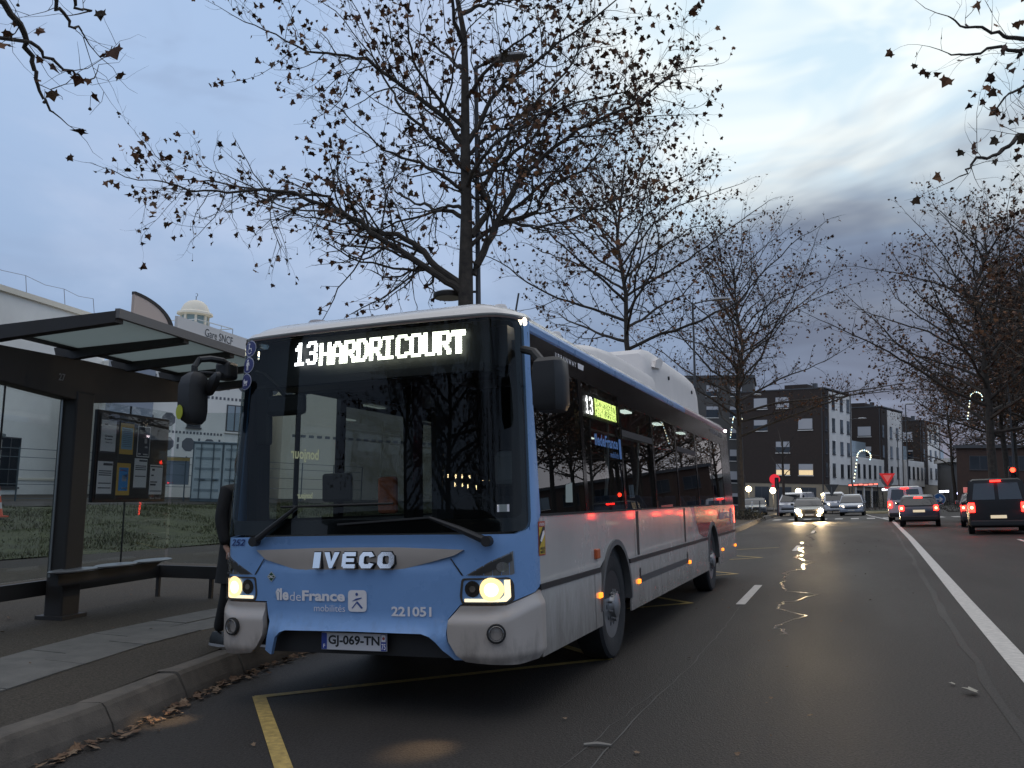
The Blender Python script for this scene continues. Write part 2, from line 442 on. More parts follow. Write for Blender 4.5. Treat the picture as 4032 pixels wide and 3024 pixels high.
for y0 in (-6.0, 7.02, 20.0, 33.0, 46.0):
    tag(ribbon([(0.60-0.005*0, y0), (0.58, y0+2.85)], 0.125, 0.0045).build('lane_dash', WHT), kind='structure')
wl_ = [(3.12, -8), (3.24, -2), (3.34, 3), (3.46, 8), (3.62, 14), (3.78, 20), (3.96, 27), (4.16, 37), (4.34, 46), (4.42, 51)]
tag(ribbon(wl_, 0.185, 0.0045).build('solid_line', WHT), kind='structure')
tag(ribbon([(4.42, 51), (4.1, 57), (3.55, 66), (3.3, 74)], 0.17, 0.0055).build('solid_line', WHT), kind='structure')
tag(ribbon([(4.42, 51), (4.75, 60), (5.2, 74)], 0.17, 0.005).build('solid_line', WHT), kind='structure')
for y0 in (-9, 2, 13, 24.2, 31.6, 39.4): tag(ribbon([(6.6+y0*0.012, y0), (6.6+y0*0.012+0.06, y0+1.6)], 0.12, 0.0045).build('lane_dash', WHT), kind='structure')
for i in range(8): tag(ribbon([(-2.6+i*1.0, 56.6), (-2.6+i*1.0+0.02, 59.4)], 0.5, 0.0045).build('crossing_stripe', WHT), kind='structure')
for i in range(5): tag(ribbon([(5.6+i*1.0, 57.2), (5.62+i*1.0, 60.0)], 0.5, 0.0045).build('crossing_stripe', WHT), kind='structure')
# old joint and darker resurfaced band beside the solid line
rj = random.Random(11)
jp = [(x-0.34+rj.uniform(-.03, .03), y) for x, y in wl_]
den = []
for (x0, y0), (x1, y1) in zip(jp, jp[1:]):
    for k in range(6): den.append((lerp(x0, x1, k/6)+rj.uniform(-.035, .035), lerp(y0, y1, k/6)))
tag(ribbon(den, [rj.uniform(0.05, 0.10) for _ in den], 0.003).build('road_patch', ASPH2), kind='structure')
def wig(pts, amp, n=5, seed=1):
    r = random.Random(seed); out = []
    for (x0, y0), (x1, y1) in zip(pts, pts[1:]):
        for k in range(n): out.append((lerp(x0, x1, k/n)+r.uniform(-amp, amp), lerp(y0, y1, k/n)+r.uniform(-amp, amp)))
    return out+[pts[-1]]
seal = wig([(1.36, 4.3), (1.32, 4.6), (1.22, 4.9), (1.47, 5.9), (1.12, 6.6), (1.13, 7.44), (1.3, 7.6), (1.55, 8.6), (1.1, 8.9), (0.95, 10.4), (0.86, 12.7), (1.15, 13.6), (1.05, 14.3), (1.29, 15.4), (0.75, 17.2), (1.0, 18.6), (0.66, 20.8), (1.0, 22.5), (0.62, 24.5), (0.9, 27), (0.5, 30), (0.75, 33.5), (0.40, 37), (0.5, 41), (0.1, 46)], 0.05, 6, 2)
rs = random.Random(8)
tag(ribbon(seal, [rs.uniform(0.012, 0.05)*(1 if p[1] < 12 else 1.8) for p in seal], 0.0035).build('crack_seal', TAR), kind='structure')
sc2 = wig([(0.75, -4.8), (0.72, -2.5), (0.66, 0.0), (0.70, 2.6), (0.68, 4.8), (0.62, 6.8)], 0.012, 10, 5)
tag(ribbon(sc2, [rs.uniform(0.004, 0.012) for _ in sc2], 0.0035).build('road_joint', mat('pale_joint', (0.085, 0.08, 0.074), 0.8)), kind='structure')
sc3 = wig([(0.35, -3.0), (0.5, -1.0), (0.62, 1.2)], 0.02, 8, 6)
tag(ribbon(sc3, [rs.uniform(0.003, 0.008) for _ in sc3], 0.0034).build('road_joint', MATS['pale_joint']), kind='structure')
# ---------------------------------------------------------------- the bus
BLUE = mat('bus_blue', (0.20, 0.37, 0.67), 0.30, coat=0.3, var=0.05, vscale=2)
BWHITE = mat('bus_white', (0.52, 0.50, 0.475), 0.24, coat=0.6, var=0.06, vscale=1.5)
def add_dirt(mt, z0=.36, z1=.80, dirt=(.13, .115, .10), amount=.75):
    nt = mt.node_tree; b = nt.nodes['Principled BSDF']; N = nt.nodes.new; L = nt.links.new
    tc_ = N('ShaderNodeTexCoord'); sx = N('ShaderNodeSeparateXYZ'); L(tc_.outputs['Object'], sx.inputs[0])
    mp = N('ShaderNodeMapping'); mp.inputs['Scale'].default_value = (3, 3, .9); L(tc_.outputs['Object'], mp.inputs[0])
    nz = N('ShaderNodeTexNoise'); nz.inputs['Scale'].default_value = 3.0; nz.inputs['Detail'].default_value = 9; nz.inputs['Roughness'].default_value = .7; L(mp.outputs[0], nz.inputs['Vector'])
    ad_ = N('ShaderNodeMath'); ad_.operation = 'MULTIPLY_ADD'; L(nz.outputs['Fac'], ad_.inputs[0]); ad_.inputs[1].default_value = -.8; L(sx.outputs['Z'], ad_.inputs[2])
    mr2 = N('ShaderNodeMapRange'); L(ad_.outputs[0], mr2.inputs[0]); mr2.inputs[1].default_value = z0-.42; mr2.inputs[2].default_value = z1-.38; mr2.inputs[3].default_value = amount; mr2.inputs[4].default_value = .04
    mx = N('ShaderNodeMix'); mx.data_type = 'RGBA'; L(mr2.outputs[0], mx.inputs[0]); src = b.inputs['Base Color']
    if src.links: L(src.links[0].from_socket, mx.inputs[6])
    else: mx.inputs[6].default_value = src.default_value
    mx.inputs[7].default_value = (*dirt, 1); L(mx.outputs[2], b.inputs['Base Color'])
add_dirt(BWHITE); add_dirt(BLUE, .30, .60, (.10, .11, .14), .5)
SILV = mat('bus_silver', (0.52, 0.46, 0.41), 0.38, metal=0.15, coat=0.2, var=0.05, vscale=2)
add_dirt(SILV, .34, .50, (.13, .11, .09), .5)
BLK = mat('black_trim', (0.016, 0.016, 0.017), 0.55)
BGL = mat('black_gloss', (0.008, 0.008, 0.009), 0.10, spec=0.35)
GASK = mat('rubber', (0.012, 0.012, 0.012), 0.7)
CHROME = mat('chrome', (0.75, 0.75, 0.76), 0.08, metal=1.0)
LAMPH = mat('lamp_housing', (0.30, 0.29, 0.28), 0.25, metal=0.7)
SHIELD = glass('windscreen_glass', (0.54, 0.58, 0.56), 1.29)
WGLASS = glass('tinted_glass', (0.50, 0.52, 0.50), 1.45)
LENS = glass('lamp_lens', (0.95, 0.95, 0.95), 1.3)
WARM = mat('headlamp_light', (1, .9, .7), 0.4, emit=(1.0, 0.80, 0.46), es=2.6)
DRL = mat('running_light', (1, .95, .85), 0.4, emit=(1.0, 0.72, 0.34), es=1.6)
LEDW = mat('led_white', (1, 1, 1), 0.4, emit=(0.97, 0.95, 1.0), es=4.5)
LEDY = mat('led_warm_white', (1, 1, 1), 0.4, emit=(1.0, 1.0, 0.84), es=4.5)
LEDG = mat('led_yellow_green', (1, 1, .6), 0.4, emit=(0.78, 1.0, 0.25), es=3.2)
AMB = mat('amber_lamp', (0.9, 0.3, 0.04), 0.3, emit=(1.0, 0.24, 0.015), es=2.2)
AMBOFF = mat('amber_unlit', (0.50, 0.10, 0.03), 0.3)
STK = mat('sticker_white', (0.84, 0.80, 0.80), 0.5)
REDL = mat('red_lamp', (0.8, 0.02, 0.02), 0.3, emit=(1.0, 0.05, 0.03), es=12)
PURP = mat('bus_purple', (0.16, 0.045, 0.07), 0.25, coat=0.5)
TYRE = mat('tyre', (0.02, 0.02, 0.021), 0.85, var=0.2, vscale=8, bump=0.3, bscale=40)
RIM = mat('wheel_rim', (0.34, 0.34, 0.345), 0.38, metal=0.75, var=0.12, vscale=9)
INT = mat('interior_grey', (0.10, 0.105, 0.11), 0.8)
INTD = mat('interior_dark', (0.03, 0.03, 0.033), 0.7)
INTL = mat('interior_ceiling', (0.13, 0.135, 0.14), 0.6)
SEATM = mat('seat_fabric', (0.05, 0.07, 0.13), 0.9, var=0.3, vscale=20)
POLE = mat('grab_pole', (0.45, 0.45, 0.44), 0.3, metal=0.4)

HW = 1.275
bus = thing('city_bus', 'light blue and white single-deck city bus showing 13 at the stop, headlights lit', 'bus', (-HW, 0, 0))
# plan curve of the nose: arc length a from the centre line, going round the corner and back along the side
PT = []; pa = 0.0; px_, py_ = 0.0, -0.05
for i in range(0, 401):
    s_ = i/400; t_ = max(0, (s_-.78)/.22); x_ = s_*HW; y_ = -.05+.08*s_*s_+.27*t_**3
    pa += math.hypot(x_-px_, y_-py_); PT.append((pa, x_, y_)); px_, py_ = x_, y_
LA = pa; YC = py_
PT.append((pa+2.0, HW, YC+2.0))
def plan(a):
    sg = 1 if a >= 0 else -1; a = abs(a)
    lo, hi = 0, len(PT)-1
    while hi-lo > 1:
        md = (lo+hi)//2
        if PT[md][0] <= a: lo = md
        else: hi = md
    A, B = PT[lo], PT[hi]; t = (a-A[0])/(B[0]-A[0]+1e-12)
    return sg*lerp(A[1], B[1], t), lerp(A[2], B[2], t)
def AX(x):           # arc length for a lateral position on the nose
    sg = 1 if x >= 0 else -1; x = abs(x)
    if x >= HW: return sg*(LA+(x-HW))
    i = x/HW*400; k = min(399, int(i)); return sg*lerp(PT[k][0], PT[k+1][0], i-k)
def tumble(z): return 0.034*max(0, z-1.35)
def NP(a, z, off=0.0):
    x, y = plan(a); x0, y0 = plan(a-0.004); x1, y1 = plan(a+0.004); tx, ty = x1-x0, y1-y0; l = math.hypot(tx, ty); nx, ny = ty/l, -tx/l
    y += 0.07*max(0, z-1.2)
    sx = 1-tumble(z)/HW
    return (x*sx+nx*off, y+ny*off, z)
def NX(x, z, off=0.0): return NP(AX(x), z, off)
def front(name, outline, mt, off, parent=bus, step=0.07, rim=0.02, holes=(), conv=True, offf=None, sm=True):
    f = (lambda p: (AX(p[0]), p[1])) if conv else (lambda p: p)
    of = offf or (lambda a, z: off)
    b = MB(); patch(b, [f(p) for p in outline], lambda a, z: NP(a, z, of(a, z)), step, [[f(p) for p in h] for h in holes], rim=(lambda a, z: NP(a, z, of(a, z)-rim)) if rim else None)
    return b.build(name, mt, parent, sm=sm)
def bus_text(name, s, x0, z0, x1, z1, mt, off=0.008, bold=0.02, shear=0.0, parent=bus, depth=None):
    b = MB(); text_fit(b, s, x0, z0, x1, z1, lambda x, z: NX(x, z, off), bold, shear, depth=(lambda x, z: NX(x, z, depth)) if depth is not None else None)
    return b.build(name, mt, parent, fix=depth is not None)

AE = LA+0.10           # arc length where the side begins
# lower blue nose panel
nose = [(-AE, 1.245), (-AE, .86), (AX(-1.272), .825), (AX(-1.213), .795), (AX(-1.14), .765), (AX(-.743), .765), (AX(-.727), .667), (AX(-.691), .576), (AX(-.717), .42), (AX(-.66), .39), (AX(-.645), .45), (AX(-.628), .514), (AX(-.59), .55), (AX(-.54), .567), (AX(0.0), .574), (AX(.56), .569), (AX(.62), .55), (AX(.672), .51), (AX(.72), .46), (AX(.79), .395), (AX(.86), .395), (AX(.80), .434), (AX(.745), .52), (AX(.737), .58), (AX(.744), .666), (AX(.838), .765), (AX(1.14), .765), (AX(1.213), .795), (AX(1.272), .825), (AE, .86), (AE, 1.345), (LA-.03, 1.28), (AX(1.2), 1.232), (AX(.6), 1.238), (0, 1.24), (AX(-.6), 1.238), (AX(-1.2), 1.232)]
def nose_off(a, z):
    lip = 0.045*smooth(z, .64, .56)*smooth(abs(a), .80, .70)          # raised lip over the number plate
    mo = -0.03*smooth(abs(a), .95, .6)*smooth(z, 1.0, 1.12)*smooth(z, 1.24, 1.15)
    return lip+mo
nose_p = front('nose_panel', nose, BLUE, 0, conv=False, offf=nose_off, step=0.06, rim=0.03)
# windscreen surround: blue pillars each side, white brow above
for sg in (-1, 1):
    o_ = [(sg*(LA-.055), 1.25), (sg*(AE+0.02), 1.345), (sg*(AE-0.02), 1.9), (sg*(LA+.02), 2.4), (sg*(LA+.03), 2.80), (sg*(LA-.06), 2.80), (sg*(LA-.06), 2.4), (sg*(LA-.055), 1.9)]
    front('windscreen_pillar', o_, BLUE, 0.004, conv=False, rim=0.03)
ws = rounded([(-(LA-.05), 1.25), (LA-.05, 1.25), (LA-.055, 1.9), (LA-.06, 2.80), (-(LA-.03), 2.80), (-(LA-.035), 1.9)], 0.10, 5)
shield = front('windscreen', ws, SHIELD, 0.010, conv=False, rim=0.006, step=0.035)
fr_in = rounded([(-(LA-.30), 1.40), (LA-.22, 1.36), (LA-.22, 2.42), (-(LA-.28), 2.42)], 0.08, 4)
front('black_border', ws, BGL, -0.012, conv=False, rim=0.0, holes=[rounded([(-(LA-.30), 1.36), (LA-.12, 1.34), (LA-.12, 1.9), (LA-.14, 2.77), (-(LA-.17), 2.77), (-(LA-.18), 2.40), (-(LA-.30), 2.38), (-(LA-.30), 1.9)], 0.08, 4)], step=0.035, parent=shield)
# destination display behind the glass
dsp = MB(); dsp.add([NX(x, z, -0.13) for x, z in ((-1.0, 2.40), (1.10, 2.40), (1.10, 2.79), (-1.0, 2.79))], [(0, 1, 2, 3)])
dsp.add([NX(x, z, o) for x, z, o in ((-1.0, 2.40, -.13), (1.10, 2.40, -.13), (1.1, 2.40, -.4), (-1.0, 2.40, -.4))], [(0, 1, 2, 3)])
disp = dsp.build('destination_display', mat('display_face', (0.012, 0.014, 0.015), 0.5), bus, fix=False)
FONT = {
 '1': ["..##...", ".###...", "####...", "..##...", "..##...", "..##...", "..##...", "..##...", "######."],
 '3': [".#####.", "##...##", ".....##", ".....##", "..####.", ".....##", ".....##", "##...##", ".#####."],
 'H': ["##...##", "##...##", "##...##", "##...##", "#######", "##...##", "##...##", "##...##", "##...##"],
 'A': ["..###..", ".##.##.", "##...##", "##...##", "##...##", "#######", "##...##", "##...##", "##...##"],
 'R': ["######.", "##...##", "##...##", "##...##", "######.", "##.##..", "##..##.", "##...##", "##...##"],
 'D': ["#####..", "##..##.", "##...##", "##...##", "##...##", "##...##", "##...##", "##..##.", "#####.."],
 'I': ["######.", "..##...", "..##...", "..##...", "..##...", "..##...", "..##...", "..##...", "######."],
 'C': [".#####.", "##...##", "##.....", "##.....", "##.....", "##.....", "##.....", "##...##", ".#####."],
 'O': [".#####.", "##...##", "##...##", "##...##", "##...##", "##...##", "##...##", "##...##", ".#####."],
 'U': ["##...##", "##...##", "##...##", "##...##", "##...##", "##...##", "##...##", "##...##", ".#####."],
 'T': ["#######", "#######", "..###..", "..###..", "..###..", "..###..", "..###..", "..###..", "..###.."],
 ' ': ["......."]*9}
def led(name, s, x0, z0, x1, z1, fmap, mt, parent, gap=0.5, fill=1.0):
    n = len(s); cw = (x1-x0)/(n*7+(n-1)*gap); rh = (z1-z0)/9; e = (1-fill)/2
    for k, c in enumerate(s):
        b = MB(); gw_ = 8; gi = {}
        def gv(q, r_):
            if (q, r_) not in gi: gi[(q, r_)] = len(b.v); b.v.append(fmap(x0+(k*(7+gap)+q)*cw, z1-r_*rh))
            return gi[(q, r_)]
        for r_, row in enumerate(FONT[c]):
            q = 0
            while q < 7:
                if row[q] == '#':
                    q2 = q
                    while q2 < 7 and row[q2] == '#': q2 += 1
                    ee = .16 if fill > 1 else .06
                    A_, B_, C_, D_ = gv(q-ee, r_+1+ee), gv(q2+ee, r_+1+ee), gv(q2+ee, r_-ee), gv(q-ee, r_-ee); b.f.append((A_, B_, C_, D_)); q = q2
                else: q += 1
        b.build(name, mt, parent, fix=False)
led('route_digit', '13', -.69, 2.565, -.47, 2.745, lambda x, z: NX(x, z, -.115), LEDW, disp, 0.6, 1.12)
led('destination_letter', 'HARDRICOURT', -.445, 2.548, .85, 2.722, lambda x, z: NX(x, z, -.115), LEDY, disp, 0.6, 1.12)
# three round pictograms
PBL = mat('pictogram_blue', (0.025, 0.03, 0.16), 0.4)
def disc_poly(cx, cz, r, n=20): return [(cx+r*cos(2*pi*i/n), cz+r*sin(2*pi*i/n)) for i in range(n)]
for (cx, cz), kind in (((-1.062, 2.722), 0), ((-1.072, 2.588), 1), ((-1.085, 2.455), 2)):
    pg = front('pictogram', disc_poly(cx, cz, .067), mat('pictogram_rim', (0.45, 0.46, 0.55), 0.5), 0.013, rim=0.0, parent=shield, step=0.03)
    front('pictogram_disc', disc_poly(cx, cz, .060), PBL, 0.015, rim=0.0, parent=pg, step=0.03)
    b = MB(); F = lambda x, z: NX(cx+x, cz+z, 0.017)
    def pl(pts): b.add([F(*p) for p in pts], [tuple(range(len(pts)))])
    if kind == 1:
        pl(disc_poly(0, .036, .010, 8)); pl([(-.014, .024), (.014, .024), (.022, -.005), (.014, -.005), (.010, .008), (.010, -.042), (.002, -.042), (0, -.01), (-.002, -.042), (-.010, -.042), (-.010, .008), (-.014, -.005), (-.022, -.005)])
    elif kind == 0:
        pl(disc_poly(-.008, .036, .010, 8)); pl([(-.014, .024), (-.004, .024), (-.002, .004), (.018, .004), (.026, -.022), (.018, -.022), (.012, -.004), (-.014, -.004)])
        for i in range(9):
            t0 = pi*(.75+1.1*i/9); t1 = pi*(.75+1.1*(i+1)/9); pl([(.024*cos(t0), .024*sin(t0)-.02), (.024*cos(t1), .024*sin(t1)-.02), (.018*cos(t1), .018*sin(t1)-.02), (.018*cos(t0), .018*sin(t0)-.02)])
    else:
        pl([(-.03, .012), (-.012, .028), (-.006, .006), (.028, .006), (.022, -.016), (-.018, -.016)]); pl(disc_poly(-.014, -.026, .008, 8)); pl(disc_poly(.016, -.026, .008, 8))
    b.build('pictogram_symbol', STK, pg, fix=False)
# bumper corners in silver with a stepped ledge, fog lamps
for sg in (-1, 1):
    P_ = [(.838, .755), (1.14, .755), (1.213, .785), (1.275, .82)]
    ol = [(sg*AX(x), z) for x, z in P_]+[(sg*AE, .835), (sg*AE, .44), (sg*(LA+.02), .375), (sg*AX(1.2), .36), (sg*AX(.95), .378), (sg*AX(.87), .388), (sg*AX(.81), .434), (sg*AX(.755), .52), (sg*AX(.747), .58), (sg*AX(.754), .662)]
    if sg < 0: ol = [(AX(-.753) if i in (0,) else p[0], p[1]) for i, p in enumerate(ol)]
    def boff(a, z):
        x = abs(a); zl = .662+.10*smooth(x, 1.0, 1.45); return 0.004+0.030*smooth(z, zl+.055, zl-.03)-0.03*smooth(z, .43, .36)
    bc = front('bumper_corner', ol, SILV, 0, conv=False, offf=boff, step=0.02, rim=0.05)
    fx, fz = (1.083, .577) if sg > 0 else (-1.03, .577)
    q = Vector(NX(fx, fz, .05)); q2 = Vector(NX(fx, fz, .3)); dr = (q2-q).normalized()
    fl = MB(); fl.lathe([(.052, -.05), (.056, .004), (.050, .010), (.043, -.004), (.040, -.03), (0, -.034)], 20); 
    fo = fl.build('fog_lamp', LAMPH, bus, sm=True); fo.matrix_local = Matrix.Translation(q) @ dr.to_track_quat('Z', 'Y').to_matrix().to_4x4()
    fl = MB(); fl.lathe([(.062, -.05), (.066, -.004), (.064, .006), (.052, .008), (.051, -.02)], 20); fl.build('bezel', GASK, fo, sm=True)
    fl = MB(); fl.lathe([(.047, .004), (.03, .010), (0, .012)], 16); fl.build('lens', LENS, fo, sm=True)
# headlamps
for sg in (-1, 1):
    lens = [(.855, .935), (1.16, .938), (1.178, .90), (1.182, .79), (1.15, .768), (.85, .770), (.838, .82)]
    base_ = rounded([(sg*x, z) for x, z in lens], .02, 3)
    hl = front('headlamp', base_, mat('lamp_reflector_lit', (.55, .45, .3), .3, metal=.5, emit=(1.0, .55, .20), es=.55), -0.002, rim=0.02, step=0.025)  # weak emission stands for the bulb's light on the reflector bowl
    front('lamp_rim', rounded([(sg*x, z) for x, z in [(.848, .940), (1.165, .943), (1.184, .902), (1.187, .787), (1.152, .763), (.847, .764), (.832, .82)]], .02, 3), mat('lamp_rim_grey', (.07, .06, .05), .3), 0.004, rim=0.02, holes=[rounded([(sg*x, z) for x, z in [(.862, .928), (1.155, .932), (1.168, .90), (1.172, .795), (1.145, .776), (.858, .778), (.848, .82)]], .02, 3)], parent=hl, step=0.05)
    front('running_light', [(sg*x, z) for x, z in [(.868, .802), (1.115, .802), (1.135, .825), (1.135, .925), (1.165, .925), (1.168, .81), (1.145, .782), (.868, .782)]], DRL, 0.006, rim=0.0, parent=hl, step=0.025)
    front('beam_reflector', disc_poly(sg*1.055, .865, .078, 24), mat('reflector_glow', (1, .7, .3), .3, emit=(1.0, .66, .28), es=1.55), 0.008, rim=0.0, parent=hl, step=0.025)
    front('main_beam', disc_poly(sg*1.055, .862, .046, 24), WARM, 0.011, rim=0.0, parent=hl, step=0.025)
    front('outer_reflector', disc_poly(sg*.925, .868, .055, 20), mat('dark_reflector', (0.10, 0.095, 0.09), 0.15, metal=0.8), 0.004, rim=0.0, parent=hl, step=0.05)
    front('bulb', disc_poly(sg*.925, .868, .022, 14), CHROME, 0.007, rim=0.0, parent=hl, step=0.05)
    front('lens', base_, LENS, 0.020, rim=0.012, parent=hl, step=0.025)
    tri = [(sg*x, z) for x, z in [(.88, .958), (1.06, 1.055), (1.185, 1.118), (1.19, .965), (1.175, .956)]]
    th = front('indicator', tri, LAMPH, 0.0, rim=0.02, step=0.025)
    front('indicator_shade', [(sg*x, z) for x, z in [(.90, .962), (1.06, 1.045), (1.175, 1.10), (1.178, 1.05), (1.06, .99), (.98, .962)]], mat('lamp_shade_dark', (0.05, 0.048, 0.046), 0.3), 0.008, rim=0.0, parent=th, step=0.025)
    front('indicator_bulb', disc_poly(sg*1.125, 1.012, .034, 16), CHROME, 0.011, rim=0.0, parent=th, step=0.04)
    front('lens', tri, LENS, 0.018, rim=0.012, parent=th, step=0.025)
    hb = bpy.data.lights.new('headlamp_beam', 'SPOT'); hb.energy = 60; hb.color = (1.0, .66, .34); hb.spot_size = radians(26); hb.spot_blend = 1.0; hb.shadow_soft_size = 0.06
    ho = bpy.data.objects.new('headlamp_beam', hb); COL.objects.link(ho); ho.parent = hl; ho.location = NX(sg*1.055, .862, .05); ho.rotation_euler = (Vector(((-.40+HW, -.72, 0) if sg > 0 else (-2.45+HW, -.55, .0)))-Vector(NX(sg*1.055, .862, .05))).to_track_quat('-Z', 'Y').to_euler()
# moustache panel with chrome letters
mo = [(-.836, 1.139), (-.308, 1.152), (.0, 1.155), (.362, 1.153), (.869, 1.132), (.80, 1.095), (.634, 1.053), (.407, 1.003), (.2, .98), (-.022, .970), (-.25, .975), (-.486, .998), (-.749, 1.07)]
front('grille_panel', mo, SILV, 0, offf=lambda a, z: 0.014-0.016*smooth(z, 1.10, 1.0), step=0.05, rim=0.03)
GLY = {'I': [[(0, 0), (.34, 0), (.34, 1), (0, 1)]],
 'V': [[(0, 1), (.36, 1), (.56, .30), (.44, 0)], [(1.04, 1), (.70, 1), (.50, .30), (.62, 0)], [(.44, 0), (.62, 0), (.60, .34), (.46, .34)]],
 'E': [[(.12, 0), (1, 0), (1, .25), (.12, .25)], [(0, .10), (.30, .10), (.30, .90), (0, .90)], [(.25, .39), (.90, .39), (.90, .62), (.25, .62)], [(.12, .75), (1, .75), (1, 1), (.12, 1)]]}
def ringq(pts_o, pts_i, skip=()):
    n = len(pts_o); return [[pts_o[i], pts_o[(i+1) % n], pts_i[(i+1) % n], pts_i[i]] for i in range(n) if i not in skip]
oo = [(.22, 0), (.85, 0), (1.07, .26), (1.07, .74), (.85, 1), (.22, 1), (0, .74), (0, .26)]; oi = [(.40, .25), (.68, .25), (.74, .34), (.74, .66), (.68, .75), (.40, .75), (.33, .66), (.33, .34)]
GLY['O'] = ringq(oo, oi); GLY['C'] = ringq(oo, oi, (2,))
gx0 = -.298
for ch, gw in zip('IVECO', (.058, .128, .112, .118, .128)):
    for grow, mt_, f_, b_, nm_ in ((.006, BLK, .004, -.03, 'letter_edge'), (0, CHROME, .022, -.02, 'letter')):
        b = MB(); k_ = gw/(1.07 if ch in 'CO' else (.34 if ch == 'I' else 1.04))
        for q in GLY[ch]:
            cx_ = sum(p[0] for p in q)/len(q); cz_ = sum(p[1] for p in q)/len(q)
            qq = [(gx0+p[0]*k_+(grow if p[0] > cx_ else -grow), 1.012+p[1]*.112+(grow if p[1] > cz_ else -grow)) for p in q]
            b.prism(qq, lambda x, z: NX(x, z, f_+.014 if grow else f_+.026-.024*(z-1.012)/.112), lambda x, z: NX(x, z, b_))
        if grow: le_ = b.build(nm_, mt_, bus)
        else: b.build(nm_, mt_, le_)
    gx0 += gw+.028
for sg in (-1, 1): front('panel_joint', [(sg*.765, 1.075), (sg*.775, 1.075), (sg*.862, .958), (sg*.848, .958)], BLK, 0.004, rim=0, step=0.05)
bus_text('operator_lettering', 'île', -.655, .775, -.535, .862, STK, bold=.035)
bus_text('operator_lettering', 'de', -.525, .773, -.425, .838, STK, bold=-.005)
bus_text('operator_lettering', 'France', -.415, .775, -.05, .850, STK, bold=.035)
bus_text('operator_lettering', 'mobilités', -.31, .703, -.048, .750, STK, bold=-.005)
lg = front('operator_logo', rounded([(-.024, .706), (.127, .706), (.127, .856), (-.024, .856)], .03, 4), STK, 0.007, rim=0, step=0.08)
b = MB(); F = lambda x, z: NX(x, z, .0095)
b.add([F(*p) for p in disc_poly(.048, .828, .011, 10)], [tuple(range(10))])
b.add([F(*p) for p in [(.008, .778), (.04, .797), (.088, .806), (.088, .799), (.045, .786)]], [(0, 1, 2, 3, 4)])
b.add([F(*p) for p in [(.05, .779), (.058, .776), (.098, .733), (.084, .728), (.048, .765), (.014, .728), (.006, .731)]], [tuple(range(7))])
b.build('logo_figure', mat('logo_blue', (0.05, 0.10, 0.30), 0.4), lg, fix=False)
bus_text('fleet_number', '221051', .322, .680, .626, .747, STK, bold=.03)
bus_text('fleet_number', '252', -1.10, 1.172, -.955, 1.222, mat('number_navy', (0.01, 0.03, 0.16), 0.5), bold=.02, shear=.3)
gn = front('gas_sign', [(-.738, .945), (-.698, .985), (-.658, .945), (-.698, .905)], mat('sign_pale', (.45, .5, .5), .5), .006, rim=0)
front('gas_sign_field', [(-.730, .945), (-.698, .977), (-.666, .945), (-.698, .913)], mat('sign_green', (0.01, 0.07, 0.03), .5), .008, rim=0, parent=gn)
b = MB(); text_fit(b, 'GNC', -.722, .934, -.674, .956, lambda x, z: NX(x, z, .010), .02); b.build('gas_sign_text', STK, gn, fix=False)
# recess under the nose with number plate
b = MB(); b.add([(x, y, z) for z in (.40, .60) for x, y in ((-.74, .02), (.86, .02), (.86, .35), (-.74, .35))], [(0, 1, 5, 4), (0, 3, 2, 1), (4, 5, 6, 7), (3, 7, 6, 2)]); b.build('bumper_recess', BLK, bus)
b = MB(); b.box((0, .85, .40), (2.3, .9, .05)); b.build('underbody', BLK, bus)
pl_ = MB(); pl_.box((.008, -.028, .495), (.53, .012, .118)); plate = pl_.build('number_plate', mat('plate_white', (0.62, 0.61, 0.63), .5), bus)
for x0, x1, nm in ((-.256, -.212, 'plate_band'), (.228, .271, 'plate_band')):
    b = MB(); b.add([(x, -.0352, z) for x, z in ((x0, .438), (x1, .438), (x1, .552), (x0, .552))], [(0, 1, 2, 3)]); b.build(nm, mat('plate_blue', (0.03, 0.06, 0.30), .5), plate, fix=False)
b = MB(); text_fit(b, 'GJ-069-TN', -.200, .455, .218, .538, lambda x, z: (x, -.0354, z), .03); b.build('plate_text', BLK, plate, fix=False)
b = MB(); b.add([(x, -.0357, z) for x, z in ((.232, .500), (.267, .500), (.267, .548), (.232, .548))], [(0, 1, 2, 3)]); b.build('plate_crest_field', STK, plate, fix=False)
b = MB(); b.add([(x, -.0360, z) for x, z in disc_poly(.25, .523, .011, 8)], [tuple(range(8))]); b.build('plate_crest', mat('crest_red', (.45, .08, .07), .5), plate, fix=False)
b = MB(); text_fit(b, '75', .233, .445, .266, .487, lambda x, z: (x, -.0357, z), .02); b.build('plate_text', STK, plate, fix=False)
b = MB(); text_fit(b, 'F', -.242, .448, -.226, .474, lambda x, z: (x, -.0357, z), .02); b.build('plate_text', STK, plate, fix=False)
# wipers
for pts, bl in ((((-.824, 1.205), (-.70, 1.29), (-.449, 1.458)), ((-.607, 1.456), (.343, 1.461))), (((1.045, 1.19), (.85, 1.275), (.633, 1.356)), ((.63, 1.357), (-.10, 1.32)))):
    b = MB(); b.tube([NX(x, z, .05) for x, z in pts], [.028, .022, .012], 8); wp = b.build('wiper', BLK, bus, sm=True)
    b = MB(); b.tube([NX(lerp(bl[0][0], bl[1][0], k/6), lerp(bl[0][1], bl[1][1], k/6), .035) for k in range(7)], .009, 5); b.build('wiper_blade', GASK, wp, sm=True)
    b = MB(); b.lathe([(.036, -.03), (.036, .03), (.02, .045), (0, .045)], 12, NX(*pts[0], .05), 'y'); b.build('wiper_pivot', BLK, wp, sm=True)
b = MB(); b.add([NX(x, z, .012) for x, z in ((1.10, 1.385), (1.165, 1.385), (1.165, 1.435), (1.10, 1.435))], [(0, 1, 2, 3)]); b.build('paper_notice', STK, bus, fix=False)

